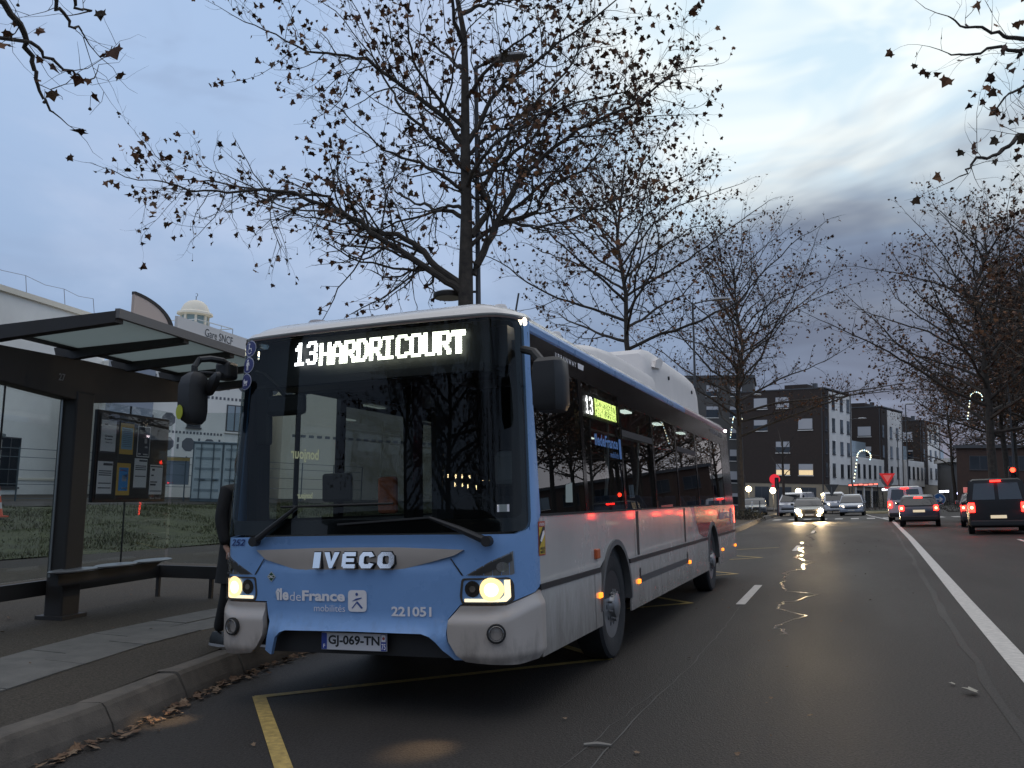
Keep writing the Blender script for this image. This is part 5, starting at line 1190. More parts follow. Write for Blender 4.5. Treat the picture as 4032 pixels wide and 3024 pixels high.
# far terrace of dark brick towers and a white lower range; local x along the front wall away from us, y to the left of it
FD = math.atan2(19, 7.0)
def far_block(name, label, loc, H, front_w, cheek, base_len, seed, floors=4, base=True):
    t = thing(name, label, 'building', loc, FD, 'apartment blocks beyond the junction', lean=LEAN)
    h = House(t); rn = random.Random(seed)
    # tower: end wall on x=0 from y=0 to y=front_w
    h.block('wall', BRICK, [(0, .02), (9, .02), (9, front_w), (0, front_w)], 3.1, H)
    h.block('white_wall', RENDER, [(cheek, -.06), (9.02, -.06), (9.02, .5), (cheek, .5)], 3.1, H-.25)
    h.block('parapet', FRAME, [(-.06, -.10), (9.1, -.10), (9.1, front_w+.06), (-.06, front_w+.06)], H, H+.15)
    h.block('roof_house', BRICK, [(2, 3), (6, 3), (6, 6), (2, 6)], H, H+.9)
    h.block('ground_floor', BEIGE, [(.05, -.0), (9, -.0), (9, front_w), (.05, front_w)], 0, 3.1)
    for f in range(floors):
        z = 4.2+2.85*f
        if z+1.4 > H: break
        for k, y in enumerate((2.4, 5.4, 8.4)):
            if y+1.1 > front_w: continue
            if seed == 1 and (k, f) in ((0, 1), (2, 1), (2, 0), (0, 3), (1, 2)): continue
            kd = 'shut'; dr = rn.choice((.5, .95, .95, .95, .15))
            if floors == 4 and f == 0 and k < 2 and seed == 1: kd = 'lit'; dr = .55
            # end wall faces -x : direction along +y has normal (+,0)... use reversed direction
            h.window((0, y+.9), (0, -1), 0, 1.8, z, z+1.35, kd, dr)
        for x in (cheek+.9, cheek+3.6, cheek+5.9):
            if x < 8: h.window((x, -.06), (1, 0), 0, .85, z-.1, z+1.5, 'dark')
        h.window((.35, .02), (1, 0), 0, .55, z-.1, z+1.5, 'dark')
    if base:
        h.block('low_range', RENDER, [(9.02, -.5), (9.02+base_len, -.5), (9.02+base_len, 6), (9.02, 6)], 3.1, 6.9)
        h.block('low_ground_floor', BEIGE, [(9.02, -.2), (9.02+base_len, -.2), (9.02+base_len, 6), (9.02, 6)], 0, 3.1)
        h.block('terrace_glazing', PALEG, [(9.1, 1.6), (9+base_len*.9, 1.6), (9+base_len*.9, 6), (9.1, 6)], 6.9, 9.3)
        n = int(base_len/2.05)
        for i in range(n): h.window((9.02+.8+i*2.05, -.5), (1, 0), 0, .75, 4.25, 5.95, 'dark' if rn.random() < .8 else 'pale')
        for i in range(int(base_len/3)):
            b = MB(); b.box((9.6+i*3, -.22, 1.5), (.35, .2, 3.0)); b.build('column', RENDER, t)
        for i in range(int(base_len/3)):
            h.window((9.9+i*3, -.2), (1, 0), .2, 2.1, .3, 2.5, 'dark')
        b = MB(); b.box((9.02+base_len/2, .0, 7.5), (base_len, .04, .05)); b.build('railing', FRAME, t)
    for x, y in ((-.05, .25), (-.05, front_w-.3), (8.6, -.12)):
        b = MB(); b.tube([(x, y, .2), (x, y, H-.1)], .06, 6); b.build('drainpipe', FRAME, t)
    for k in range(3):
        b = MB(); b.box((2.2+k*2.3, 2+k*1.7, H+.55), (.5, .5, .8)); b.build('roof_cowl', FRAME, t)
    for y in (1.2, 4.4, 7.4):
        if y+1.6 < front_w: h.window((0.05, y+1.8), (0, -1), 0, 1.8, .3, 2.6, 'dark')
    return t
far_block('apartment_block', 'dark brick apartment block with lit windows nearest behind the tail of the bus', (-.6, 109.4, 0), 15.0, 11.5, 1.5, 11.0, 1)
far_block('apartment_block', 'middle dark brick block with white cheek wall and shuttered windows', (6.6, 128.2, 0), 14.0, 8.5, 2.4, 8.5, 2)
far_block('apartment_block', 'farthest and lowest dark brick block of the three, next to the right hand tree', (13.0, 144.2, 0), 13.0, 8.5, 2.4, 9.0, 3)
t = thing('house', 'grey flat-roofed house with a yellow shop panel right of the brick blocks', 'house', (16.2, 138, 0), radians(8), lean=LEAN); h = House(t)
h.block('wall', mat('grey_render', (.16, .16, .16), .8), [(0, 0), (7, 0), (7, 8), (0, 8)], 0, 6.2); h.block('roof', RENDER, [(-.4, -.4), (7.4, -.4), (7.4, 8.4), (-.4, 8.4)], 6.2, 6.8)
for u in (1.0, 4.2): h.window((0, 0), (1, 0), u, u+1.5, 3.6, 5.1, 'dark')
h.window((0, 0), (1, 0), 2.6, 4.4, .4, 2.6, 'dark')
b = MB(); b.box((5.4, -.1, 2.6), (2.2, .12, 1.2)); b.build('shop_panel', mat('panel_yellow', (.45, .34, .10), .6, emit=(.9, .65, .2), es=.15), t)
t = thing('long_building', 'low brown brick building behind the right hand tree', 'building', (14.8, 117, 0), radians(-14), lean=LEAN); h = House(t)
h.block('wall', mat('brown_brick', (.07, .042, .032), .85, var=.2, vscale=2), [(0, 0), (46, 0), (46, 10), (0, 10)], 0, 7.2); h.block('roof', FRAME, [(-.3, -.3), (46.3, -.3), (46.3, 10.3), (-.3, 10.3)], 7.2, 7.6)
for i in range(9):
    for z in (1.2, 4.6): h.window((1.5+i*4.2, 0), (1, 0), 0, 2.2, z, z+1.6, 'dark' if (i+int(z)) % 3 else 'pale')
t = thing('tall_building', 'tall grey block seen between the trees left of the brick block', 'building', (-24, 118, 0), radians(4), lean=LEAN); h = House(t)
h.block('wall', mat('grey_wall', (.10, .095, .09), .85, var=.15, vscale=1), [(0, 0), (14, 0), (14, 10), (0, 10)], 0, 19); h.block('roof', FRAME, [(-.2, -.2), (14.2, -.2), (14.2, 10.2), (-.2, 10.2)], 19, 19.4)
for f in range(6):
    for i in range(4): h.window((1.2+i*3.2, 0), (1, 0), 0, 1.6, 1.5+3*f, 3.0+3*f, 'shut', .3+.15*((i*f) % 4))

# ---- mosque and yard on the left
MWH = mat('mosque_white', (.82, .80, .74), .8, var=.10, vscale=.35)
MSH = mat('mosque_cream', (.76, .70, .58), .8, var=.06, vscale=.5)
PERF = mat('screen_blue_grey', (.30, .33, .38), .7)
HOLE = mat('screen_recess', (.14, .145, .16), .9)
mq = thing('mosque', 'large white mosque with a domed minaret behind the bus shelter', 'mosque', (-33.5, 27.0, 1.8), 0, lean=LEAN); h = House(mq)
# wall course seen from the road: left wing, then the pierced screen wing, then the long wing behind the bus
h.block('left_wing', MWH, [(2.6, -18), (1.0, -6.0), (-.6, 2.0), (-14, 2), (-14, -18)], 0, 9.6)
h.block('left_parapet', MSH, [(2.75, -18), (1.15, -5.95), (-.5, 2.15), (-14, 2.15), (-14, -18)], 9.6, 9.85)
h.block('screen_wing', MWH, [(3.2, .6), (6.2, 7.2), (-4, 12), (-7, 4)], 0, 7.6)
h.block('rear_wing', MSH, [(6.4, 8.0), (17.0, 26.0), (8, 34), (-4, 14)], 0, 7.0)
h.block('pilaster', PERF, [(3.0, -.9), (3.9, .9), (2.6, 1.4), (2.0, -.2)], 0, 7.4)
h.window((1.9, -12.4), (-1.6, 12), 0, .01, 0, .01, 'dark') if False else None
o_ = Vector((2.6, -18)); d_ = (Vector((1.0, -6.0))-o_).normalized()
h.window(o_+Vector((0, 0)), d_, 9.1, 11.6, 1.55, 3.0, 'dark')
h.window(Vector((1.0, -6.0)), Vector((-1.6, 8.0)), 1.4, 2.6, 1.1, 3.2, 'dark')
h.window(o_, d_, 2.0, 4.0, 1.4, 3.0, 'dark')
for zc in (1.35,):
    b = MB(); b.prism([(2.64, -18), (1.04, -6.0), (-.56, 2.0), (-.7, 2.0), (.9, -6), (2.5, -18)], lambda x, y: (x, y, zc), lambda x, y: (x, y, zc+.10)); b.build('string_course', MSH, mq)
# pierced screen with octagons and slots
so, sd2 = Vector((3.2, .6)), (Vector((6.2, 7.2))-Vector((3.2, .6))).normalized(); sn = Vector((sd2.y, -sd2.x))
def SQ(u, z, off): q = so+sd2*u+sn*off; return (q.x, q.y, z)
def octa(c, z, r, off=.012): 
    b = MB(); pts = [(c+r*cos(pi/8+k*pi/4), z+r*sin(pi/8+k*pi/4)) for k in range(8)]
    b.prism(pts, lambda u, w: SQ(u, w, off), lambda u, w: SQ(u, w, -.03)); b.build('screen_opening', HOLE, mq)
def slot(c, z, w_, h_): 
    b = MB(); b.prism([(c-w_/2, z-h_/2), (c+w_/2, z-h_/2), (c+w_/2, z+h_/2), (c-w_/2, z+h_/2)], lambda u, w: SQ(u, w, .012), lambda u, w: SQ(u, w, -.03)); b.build('screen_opening', HOLE, mq)
for i in range(4):
    for j, z in enumerate((3.35, 4.55, 6.6)):
        if not (1.9 < .65+i*1.02 < 4.2 and z == 4.55): octa(.50+i*1.10, z, .36)
    slot(1.05+i*1.10, 3.35-.12, .10, .24); slot(1.05+i*1.10, 3.35+.22, .10, .24)
    for k in range(6): slot(.22+i*1.10+k*.18, 3.95, .10, .12)
for k in range(30): slot(.3+k*.22, 5.85, .11, .14)
for k in range(6): octa(4.6+k*.9, 6.6, .30)
h.window(so, sd2, 4.7, 5.5, 4.2, 5.5, 'pale')
h.window(so, sd2, 2.6, 3.2, 4.3, 5.4, 'dark')
rb, rd2 = Vector((6.4, 8.0)), (Vector((17.0, 26.0))-Vector((6.4, 8.0))).normalized(); rn2 = Vector((rd2.y, -rd2.x))
for k in range(40):
    c = .6+k*.5; b = MB(); b.prism([(c, 4.1), (c+.3, 4.1), (c+.3, 4.25), (c, 4.25)], lambda u, w: (*(rb+rd2*u+rn2*.012), w), lambda u, w: (*(rb+rd2*u-rn2*.03), w)); b.build('screen_opening', HOLE, mq)
# minaret: octagonal lantern, overhanging eave, dome, crescent
mx, my = -1.6, 9.6
b = MB(); b.lathe([(.95, 7.0), (.95, 10.2)], 8, (mx, my, 0)); b.build('minaret_shaft', MWH, mq)
b = MB(); b.lathe([(.78, 10.2), (.78, 11.55)], 8, (mx, my, 0)); b.build('lantern', mat('lantern_glass', (.22, .30, .31), .3), mq)
for k in range(8):
    t_ = 2*pi*k/8; b = MB(); b.box((mx+.78*cos(t_), my+.78*sin(t_), 10.88), (.14, .14, 1.35), t_); b.build('lantern_pier', MSH, mq)
b = MB(); b.lathe([(.80, 11.50), (1.06, 11.58), (1.04, 11.70), (.86, 11.78), (.80, 11.95), (.66, 12.22), (.42, 12.42), (.15, 12.50), (0, 12.51)], 24, (mx, my, 0)); b.build('dome', MSH, mq, sm=True)
b = MB(); b.tube([(mx, my, 12.48), (mx, my, 12.72)], .025, 6); 
for i in range(8):
    t0 = radians(-60+i*37); t1 = radians(-60+(i+1)*37); b.tube([(mx+.10*sin(t0), my, 12.84-.10*cos(t0)), (mx+.10*sin(t1), my, 12.84-.10*cos(t1))], .02*max(.3, sin(pi*(i+.5)/8)), 5)
b.build('crescent', mat('crescent_grey', (.12, .12, .12), .5), mq)
b = MB(); b.box((mx, my, 10.1), (3.0, 3.0, .18)); b.build('gallery', MSH, mq)
for k in range(4):
    a_, c_ = [((-1.6, -1.6), (1.6, -1.6)), ((1.6, -1.6), (1.6, 1.6)), ((1.6, 1.6), (-1.6, 1.6)), ((-1.6, 1.6), (-1.6, -1.6))][k]
    b = MB(); b.tube([(mx+a_[0], my+a_[1], 10.95), (mx+c_[0], my+c_[1], 10.95)], .03, 5); b.tube([(mx+a_[0], my+a_[1], 10.6), (mx+c_[0], my+c_[1], 10.6)], .02, 5)
    for q in range(4): b.tube([(mx+lerp(a_[0], c_[0], q/3), my+lerp(a_[1], c_[1], q/3), 10.1), (mx+lerp(a_[0], c_[0], q/3), my+lerp(a_[1], c_[1], q/3), 10.95)], .025, 5)
    b.build('gallery_railing', mat('railing_white', (.5, .52, .52), .5), mq)
# lightning wire on little masts along the parapet
b = MB()
pm = [Vector((2.6, -16, 9.85)), Vector((2.0, -12.5, 9.85)), Vector((1.6, -9.5, 9.85)), Vector((1.1, -6.4, 9.85)), Vector((.6, -3.5, 9.85)), Vector((.0, -.8, 9.85)), Vector((-.4, 1.4, 9.85))]
for p in pm: b.tube([p+Vector((-.5, 0, 0)), p+Vector((-.8, .1, 1.0))], .02, 4)
for p, q in zip(pm, pm[1:]):
    p2, q2 = p+Vector((-.8, .1, 1.0)), q+Vector((-.8, .1, 1.0)); b.tube([p2, (p2+q2)/2-Vector((0, 0, .12)), q2], .012, 4)
b.build('roof_wire', mat('wire_grey', (.2, .2, .22), .6), mq)
# shipping container in the yard
cn = thing('shipping_container', 'pale grey shipping container with door bars beside the mosque', 'container', (-23.0, 25.2, PZ(-23)), radians(38), lean=LEAN)
CNT = mat('container_grey', (.42, .48, .49), .6, var=.08, vscale=2)
DKB = mat('container_bar', (.08, .11, .13), .6)
b = MB(); b.box((0, 2.9, 1.32), (2.44, 5.9, 2.5)); b.build('shell', CNT, cn)
for x in (-.61, .61):
    dr = MB(); dr.box((x, -.075, 1.30), (1.14, .05, 2.30)); dd = dr.build('door', CNT, cn)
    for z in (.5, .95, 1.4, 1.85, 2.25): b = MB(); b.box((x, -.105, z), (1.0, .02, .10)); b.build('door_rib', mat('container_shade', (.22, .27, .29), .6), dd)
    for q in (-.28, .22):
        b = MB(); b.tube([(x+q, -.14, .12), (x+q, -.14, 2.52)], .022, 6); b.build('lock_bar', DKB, dd)
        b = MB(); b.box((x+q+.1, -.15, .95), (.26, .03, .05)); b.build('lock_handle', DKB, dd)
b = MB(); b.box((0, -.09, 2.50), (2.44, .06, .08)); b.box((0, -.09, .08), (2.44, .06, .12)); b.build('frame', DKB, cn)
for x in (-1.2, 0, 1.2): b = MB(); b.box((x, -.10, 1.3), (.05, .05, 2.5)); b.build('frame_post', DKB, cn)
b = MB(); b.box((-2.1, .4, 1.2), (1.5, .3, 1.0)); b.build('yard_board', mat('board_blue_grey', (.16, .20, .24), .7), cn)
b = MB(); b.box((-2.1, .36, 1.78), (1.5, .3, .14)); b.build('board_band', mat('band_ochre', (.30, .22, .08), .7), cn)
# cabin on its left, half hidden by the shelter
sb = thing('site_cabin', 'grey site cabin with white boards left of the shelter post', 'cabin', (-25.2, 13.8, PZ(-25)), radians(40), lean=LEAN)
# mesh fence in front of the yard
fn = thing('mesh_fence', 'thin metal mesh fence along the yard behind the shelter', 'fence', (-24.6, 22, PZ(-24.6)), radians(-6), lean=LEAN)
for i in range(15): b = MB(); b.tube([(0, -20+i*2.5, 0), (0, -20+i*2.5, 1.9)], .03, 5); b.build('fence_post', DKB, fn)
for z in (.1, .6, 1.1, 1.55, 1.85): b = MB(); b.tube([(0, -20, z), (0, 15, z)], .012, 4); b.build('fence_rail', DKB, fn)
b = MB(); b.box((0, 0, 1.1), (3.6, 2.2, 2.2)); b.build('shell', mat('cabin_grey', (.26, .28, .28), .7), sb)
for i in range(6): b = MB(); b.box((1.82, 0, .25+i*.34), (.03, 2.1, .28)); b.build('board', mat('cabin_board', (.42, .43, .43), .7, var=.1), sb)
b = MB(); b.box((0, 0, 2.24), (3.8, 2.4, .10)); b.build('roof', DKB, sb)
# traffic cone at the left edge
co = thing('traffic_cone', 'orange and white traffic cone at the left edge behind the shelter glass', 'cone', (-18.6, 11.05, PZ(-18.6)+.18), 0, lean=LEAN)
CO = mat('cone_orange', (.60, .10, .05), .6); CW = mat('cone_white', (.50, .50, .50), .5)
b = MB(); b.box((0, 0, .02), (.42, .42, .04)); b.build('foot', CO, co)
zs = [.04, .22, .38, .54, .68, .80]
for i in range(5):
    r0, r1 = lerp(.17, .035, (zs[i]-.04)/.76), lerp(.17, .035, (zs[i+1]-.04)/.76); b = MB(); b.lathe([(r0, zs[i]), (r1, zs[i+1])], 16); b.build('band', CO if i % 2 == 0 else CW, co, sm=True)
# ---------------------------------------------------------------- vehicles
CGL = mat('car_glass', (.018, .022, .026), .05, spec=.8)
CTR = mat('car_trim', (.02, .02, .021), .6)
HEADON = mat('car_headlamp_lit', (1, .9, .7), .3, emit=(1.0, .72, .38), es=400)
HEADDIM = mat('car_headlamp_dim', (1, .95, .85), .3, emit=(1.0, .80, .55), es=9)
HEADOFF = mat('car_headlamp_off', (.55, .57, .60), .15, metal=.5)
BRAKE = mat('brake_lamp_lit', (.9, .05, .04), .3, emit=(1.0, .012, .008), es=14)
BRAKEC = mat('brake_lamp_core', (1, .5, .3), .3, emit=(1.0, .40, .15), es=10)
TAILOFF = mat('tail_lamp_off', (.25, .01, .01), .25)
PLT = mat('car_plate', (.55, .55, .52), .5); PLTL = mat('car_plate_lit', (.6, .55, .45), .5, emit=(1, .8, .5), es=.5)
PROF = {  # y stations: (y, body top z, glass top z or None); front at y=0
 'sedan': dict(L=4.75, W=1.80, belt=[(0, .62), (.08, .74), (.9, .90), (1.45, .98), (3.9, 1.02), (4.55, .98), (4.75, .86)], roof=[(1.25, .97), (1.95, 1.40), (2.5, 1.47), (3.3, 1.44), (4.15, 1.02)], r=.32, wb=(.92, 3.63)),
 'hatch': dict(L=3.95, W=1.72, belt=[(0, .60), (.08, .74), (.75, .88), (1.15, .95), (3.5, 1.00), (3.85, .98), (3.95, .80)], roof=[(.95, .95), (1.65, 1.40), (2.2, 1.47), (3.2, 1.45), (3.55, 1.35), (3.88, .98)], r=.30, wb=(.80, 3.28)),
 'mpv': dict(L=4.45, W=1.80, belt=[(0, .64), (.08, .80), (.7, .98), (1.0, 1.06), (4.1, 1.06), (4.38, 1.0), (4.45, .85)], roof=[(.75, 1.03), (1.55, 1.55), (2.1, 1.66), (3.7, 1.64), (4.1, 1.55), (4.38, 1.02)], r=.32, wb=(.90, 3.60)),
 'van': dict(L=4.9, W=1.94, belt=[(0, .70), (.06, .95), (.55, 1.10), (.85, 1.18), (4.7, 1.18), (4.88, 1.15), (4.9, .9)], roof=[(.65, 1.14), (1.35, 1.78), (1.8, 1.93), (4.5, 1.95), (4.72, 1.90), (4.88, 1.16)], r=.34, wb=(.95, 4.0)),
}
def interp(tab, y):
    if y <= tab[0][0]: return tab[0][1]
    for (a, za), (b, zb) in zip(tab, tab[1:]):
        if y <= b: return lerp(za, zb, (y-a)/(b-a))
    return tab[-1][1]
def vehicle(name, label, cat, loc, rz, kind, col, head=None, tail=None, panel=False, group='vehicles at the junction', headmat=HEADON, plate=PLT, rough=.25, lit_beam=0):
    t = thing(name, label, cat, loc, rz, group); c = PROF[kind]; L, W, hw = c['L'], c['W'], c['W']/2
    paint = mat('paint_'+name+'_%02d%02d%02d' % tuple(int(x*99) for x in col), col, rough, coat=0 if rough > .3 else .3, metal=.1)
    ys = sorted(set([0, .04, .12, .3]+[y for y, _ in c['belt']]+[L-.3, L-.1, L-.03, L]+[L*i/14 for i in range(1, 14)]))
    def halfw(y): return hw*(1-.10*max(0, 1-y/.45)**2-.07*max(0, 1-(L-y)/.35)**2)
    rings = []
    for y in ys:
        zt = interp(c['belt'], y); zb = .24+.10*max(0, 1-y/.25)+.10*max(0, 1-(L-y)/.25); w = halfw(y)
        rings.append([(x*w, y, lerp(zb, zt, q)) for x, q in ((-.90, 0), (-.99, .12), (-1, .45), (-.975, .78), (-.93, .95), (-.80, 1), (.80, 1), (.93, .95), (.975, .78), (1, .45), (.99, .12), (.90, 0))])
    MB().loft(rings).build('body', paint, t, sm=True)
    # glasshouse
    rf = c['roof']; ya, yb = rf[0][0], rf[-1][0]; gy = sorted(set([y for y, _ in rf]+[lerp(ya, yb, i/12) for i in range(13)]))
    rg = []; rr = []
    for y in gy:
        zt = interp(rf, y); zb = interp(c['belt'], y)-.03; k = (zt-zb)/.5; wb, wt = hw*.93, hw*(.93-.20*min(1, max(0, k)))
        if kind == 'van': wt = hw*(.95-.13*min(1, max(0, k)))
        rg.append([(-wb, y, zb), (-lerp(wb, wt, .92), y, lerp(zb, zt, .92)), (-wt*.92, y, zt), (wt*.92, y, zt), (lerp(wb, wt, .92), y, lerp(zb, zt, .92)), (wb, y, zb)])
    MB().loft(rg).build('glasshouse', paint if panel else CGL, t, sm=True)
    ry = [y for y in gy if y >= rf[2][0]-.45 and y <= rf[-2][0]+.02]
    rr = []
    for y in ry:
        zt = interp(rf, y); wt = hw*(.73 if kind != 'van' else .82)*.98; rr.append([(-wt-.02, y, zt-.05), (-wt*.9, y, zt+.012), (wt*.9, y, zt+.012), (wt+.02, y, zt-.05)])
    MB().loft(rr, close=False, caps=False).build('roof', paint, t, sm=True)
    for sg in (-1, 1):     # pillars
        for (y0, y1) in ((rf[0][0]+.02, rf[1][0]+.15), (lerp(ya, yb, .5), lerp(ya, yb, .5)-.05), (yb-.05, rf[-2][0]-.08)):
            z0, z1 = interp(c['belt'], y0), interp(rf, y1); k = (z1-z0)/.5; b = MB(); b.bar((sg*hw*.93, y0, z0-.03), (sg*hw*(.93-.19*min(1, k) if kind != 'van' else .82), y1, z1-.03), .05, .09, (1, 0, 0)); b.build('pillar', paint, t)
    if panel:      # windscreen and front side glass of a panel van, rear doors
        y0, y1 = rf[0][0], rf[1][0]; z0, z1 = rf[0][1], rf[1][1]
        b = MB(); b.add([(-hw*.84, y0+.02, z0+.02), (hw*.84, y0+.02, z0+.02), (hw*.72, y1-.02, z1-.02), (-hw*.72, y1-.02, z1-.02)], [(0, 1, 2, 3)]); 
        for i, v in enumerate(b.v): b.v[i] = (v[0], v[1]-.03, v[2]+.02)
        b.build('windscreen', CGL, t, fix=False)
        for sg in (-1, 1):
            b = MB(); b.add([(sg*(hw*.935), 1.15, 1.20), (sg*(hw*.935), 1.95, 1.20), (sg*(hw*.855), 1.95, 1.70), (sg*(hw*.865), 1.62, 1.70)], [(0, 1, 2, 3)]); b.build('door_glass', CGL, t, fix=False)
        for sg in (-1, 1):
            b = MB(); zt = 1.80; b.add([(sg*.06, L-.015, 1.22), (sg*hw*.80, L-.015, 1.22), (sg*hw*.70, L-.155, zt), (sg*.06, L-.155, zt)], [(0, 1, 2, 3)]); b.build('rear_glass', CGL, t, fix=False)
        b = MB(); b.bar((0, L+.0, .5), (0, L-.14, 1.86), .02, .02); b.build('door_joint', CTR, t)
    # bumpers, lamps, plates
    for y, nm in ((.05, 'front_bumper'), (L-.05, 'rear_bumper')):
        b = MB(); b.box((0, y, .40), (W*.92, .16, .22)); b.build(nm, CTR if rough > .3 or nm == 'rear_bumper' else paint, t, bevel=.05)
    b = MB(); b.box((0, .0, .60), (W*.52, .06, .14)); b.build('grille', CTR, t, bevel=.02)
    b = MB(); b.box((0, .015, .745), (W*.5, .03, .02)); b.build('grille_trim', CHROME, t)
    b = MB(); b.box((0, -.045, .42), (.50, .02, .11)); b.build('number_plate', PLT, t)
    zp = .72 if kind != 'van' else .62
    b = MB(); b.box((0, L+.015, zp), (.50, .02, .11)); b.build('number_plate', plate, t)
    zl = interp(c['belt'], .12)-.12; zr = .85 if kind != 'van' else .95
    for sg in (-1, 1):
        b = MB(); b.loft([[(sg*(hw*x), y, z) for x, y, z in ((.56, -.0, zl-.07), (.62, .0, zl+.08), (.92, .16, zl+.10), (.90, .12, zl-.05))], [(sg*(hw*x), y+.14, z) for x, y, z in ((.56, -.0, zl-.07), (.62, .0, zl+.08), (.92, .16, zl+.10), (.90, .12, zl-.05))]]); hp_ = b.build('headlamp', (headmat if head else HEADOFF), t)
        if lit_beam:
            for q_, zz_ in ((.74, zl+.02), (.60, zl-.22)):
                b = MB(); b.lathe([(.13 if zz_ > zl else .08, 0), (.10 if zz_ > zl else .06, -.04), (0, -.05)], 14, (sg*hw*q_, -.03, zz_), 'y'); b.build('lamp_lens', headmat, hp_, sm=True)
        if tail is not None:
            b = MB(); b.box((sg*hw*.84, L-.03, zr), (.20, .14, .34 if kind == 'van' else .24)); tl_ = b.build('tail_lamp', BRAKE if tail else TAILOFF, t, bevel=.03)
            if tail: b = MB(); b.lathe([(.055, 0), (.045, .03), (0, .035)], 12, (sg*hw*.84, L+.025, zr), 'y'); b.build('lamp_core', BRAKEC, tl_, sm=True)
        b = MB(); b.loft([[(sg*(hw+x), y, z) for x, y, z in ((-.02, rf[0][0]+.45, 1.0), (.16, rf[0][0]+.42, .98), (.17, rf[0][0]+.42, 1.13), (.0, rf[0][0]+.45, 1.12))], [(sg*(hw+x), y, z) for x, y, z in ((-.02, rf[0][0]+.52, 1.0), (.15, rf[0][0]+.52, 1.0), (.15, rf[0][0]+.52, 1.12), (.0, rf[0][0]+.52, 1.12))]]); mi = b.build('door_mirror', CTR if kind == 'van' else paint, t)
        for y in c['wb']:
            r = c['r']; w = bpy.data.objects.new('wheel', None); COL.objects.link(w); w.parent = t; w.location = (sg*(hw-.10), y, r)
            MB().lathe([(r*.62, -.10), (r*.95, -.10), (r, -.06), (r, .06), (r*.95, .10), (r*.62, .10)], 18, axis='x').build('tyre', TYRE, w, sm=True)
            MB().lathe([(0, sg*.085), (r*.15, sg*.09), (r*.5, sg*.07), (r*.64, sg*.095)], 14, axis='x').build('rim', RIM, w, sm=True)
            a_ = MB(); a_.lathe([(r*1.14, -.01), (r*1.16, .02), (0, .021)], 18, (sg*(hw-.012)-.01*sg, y, r*1.02), 'x'); a_.build('wheel_arch', CTR, t)
    if tail: b = MB(); b.box((0, (rf[-2][0]+.02) if not panel else L-.10, rf[-2][1]-(.02 if not panel else .03)), (.34, .06, .05)); b.build('high_brake_lamp', BRAKE, t)
    if lit_beam:
        for sg in (-1, 1):
            ld = bpy.data.lights.new('headlamp_beam', 'SPOT'); ld.energy = lit_beam; ld.color = (1, .72, .40); ld.spot_size = radians(60); ld.spot_blend = .8; ld.shadow_soft_size = .08
            lo = bpy.data.objects.new('headlamp_beam', ld); COL.objects.link(lo); lo.parent = t; lo.location = (sg*hw*.74, -.12, zl); lo.rotation_euler = Vector((0, -1, -.03)).to_track_quat('-Z', 'Y').to_euler()
    return t
G2 = 'vehicles at the junction'
vehicle('sedan', 'dark grey saloon with chrome grille parked on the left past the bus', 'car', (-4.7, 64.5, .12), radians(4), 'sedan', (.035, .04, .048), headmat=HEADDIM)
vehicle('oncoming_car', 'oncoming car with dazzling headlights in the middle of the road', 'car', (-.2, 51.5, 0), radians(3), 'sedan', (.05, .048, .045), head=True, lit_beam=900)
vehicle('small_van', 'small white van behind the dazzling oncoming car', 'van', (-2.6, 70, 0), radians(-14), 'van', (.50, .50, .52), panel=True)
vehicle('minivan', 'silver people carrier facing us beside the white van', 'car', (2.25, 67.6, 0), radians(-3), 'mpv', (.33, .36, .42), head=True, headmat=HEADDIM)
vehicle('white_van', 'white van half hidden behind the silver people carrier', 'van', (1.05, 78, 0), radians(6), 'van', (.55, .55, .58), head=True, headmat=HEADDIM, panel=True)
vehicle('hatchback', 'small dark hatchback braking at the end of the left hand queue', 'car', (5.4, 43.0, 0), radians(175.5), 'hatch', (.045, .05, .07), tail=True, plate=PLTL)
vehicle('queue_van', 'white van braking in front of the small dark hatchback', 'van', (5.5, 53.2, 0), radians(175), 'van', (.52, .50, .50), tail=True, panel=True)
vehicle('dark_van', 'black van braking at the right edge of the road', 'van', (7.5, 34.4, 0), radians(174), 'van', (.010, .010, .011), tail=True, plate=PLTL, panel=True, rough=.45)
vehicle('queue_car', 'grey car just ahead of the black van in the right hand queue', 'car', (8.0, 42.0, 0), radians(174), 'sedan', (.12, .12, .125), tail=True)
vehicle('queue_car', 'silver car at the head of the right hand queue', 'car', (8.65, 48.6, 0), radians(174), 'hatch', (.20, .20, .21), tail=True)
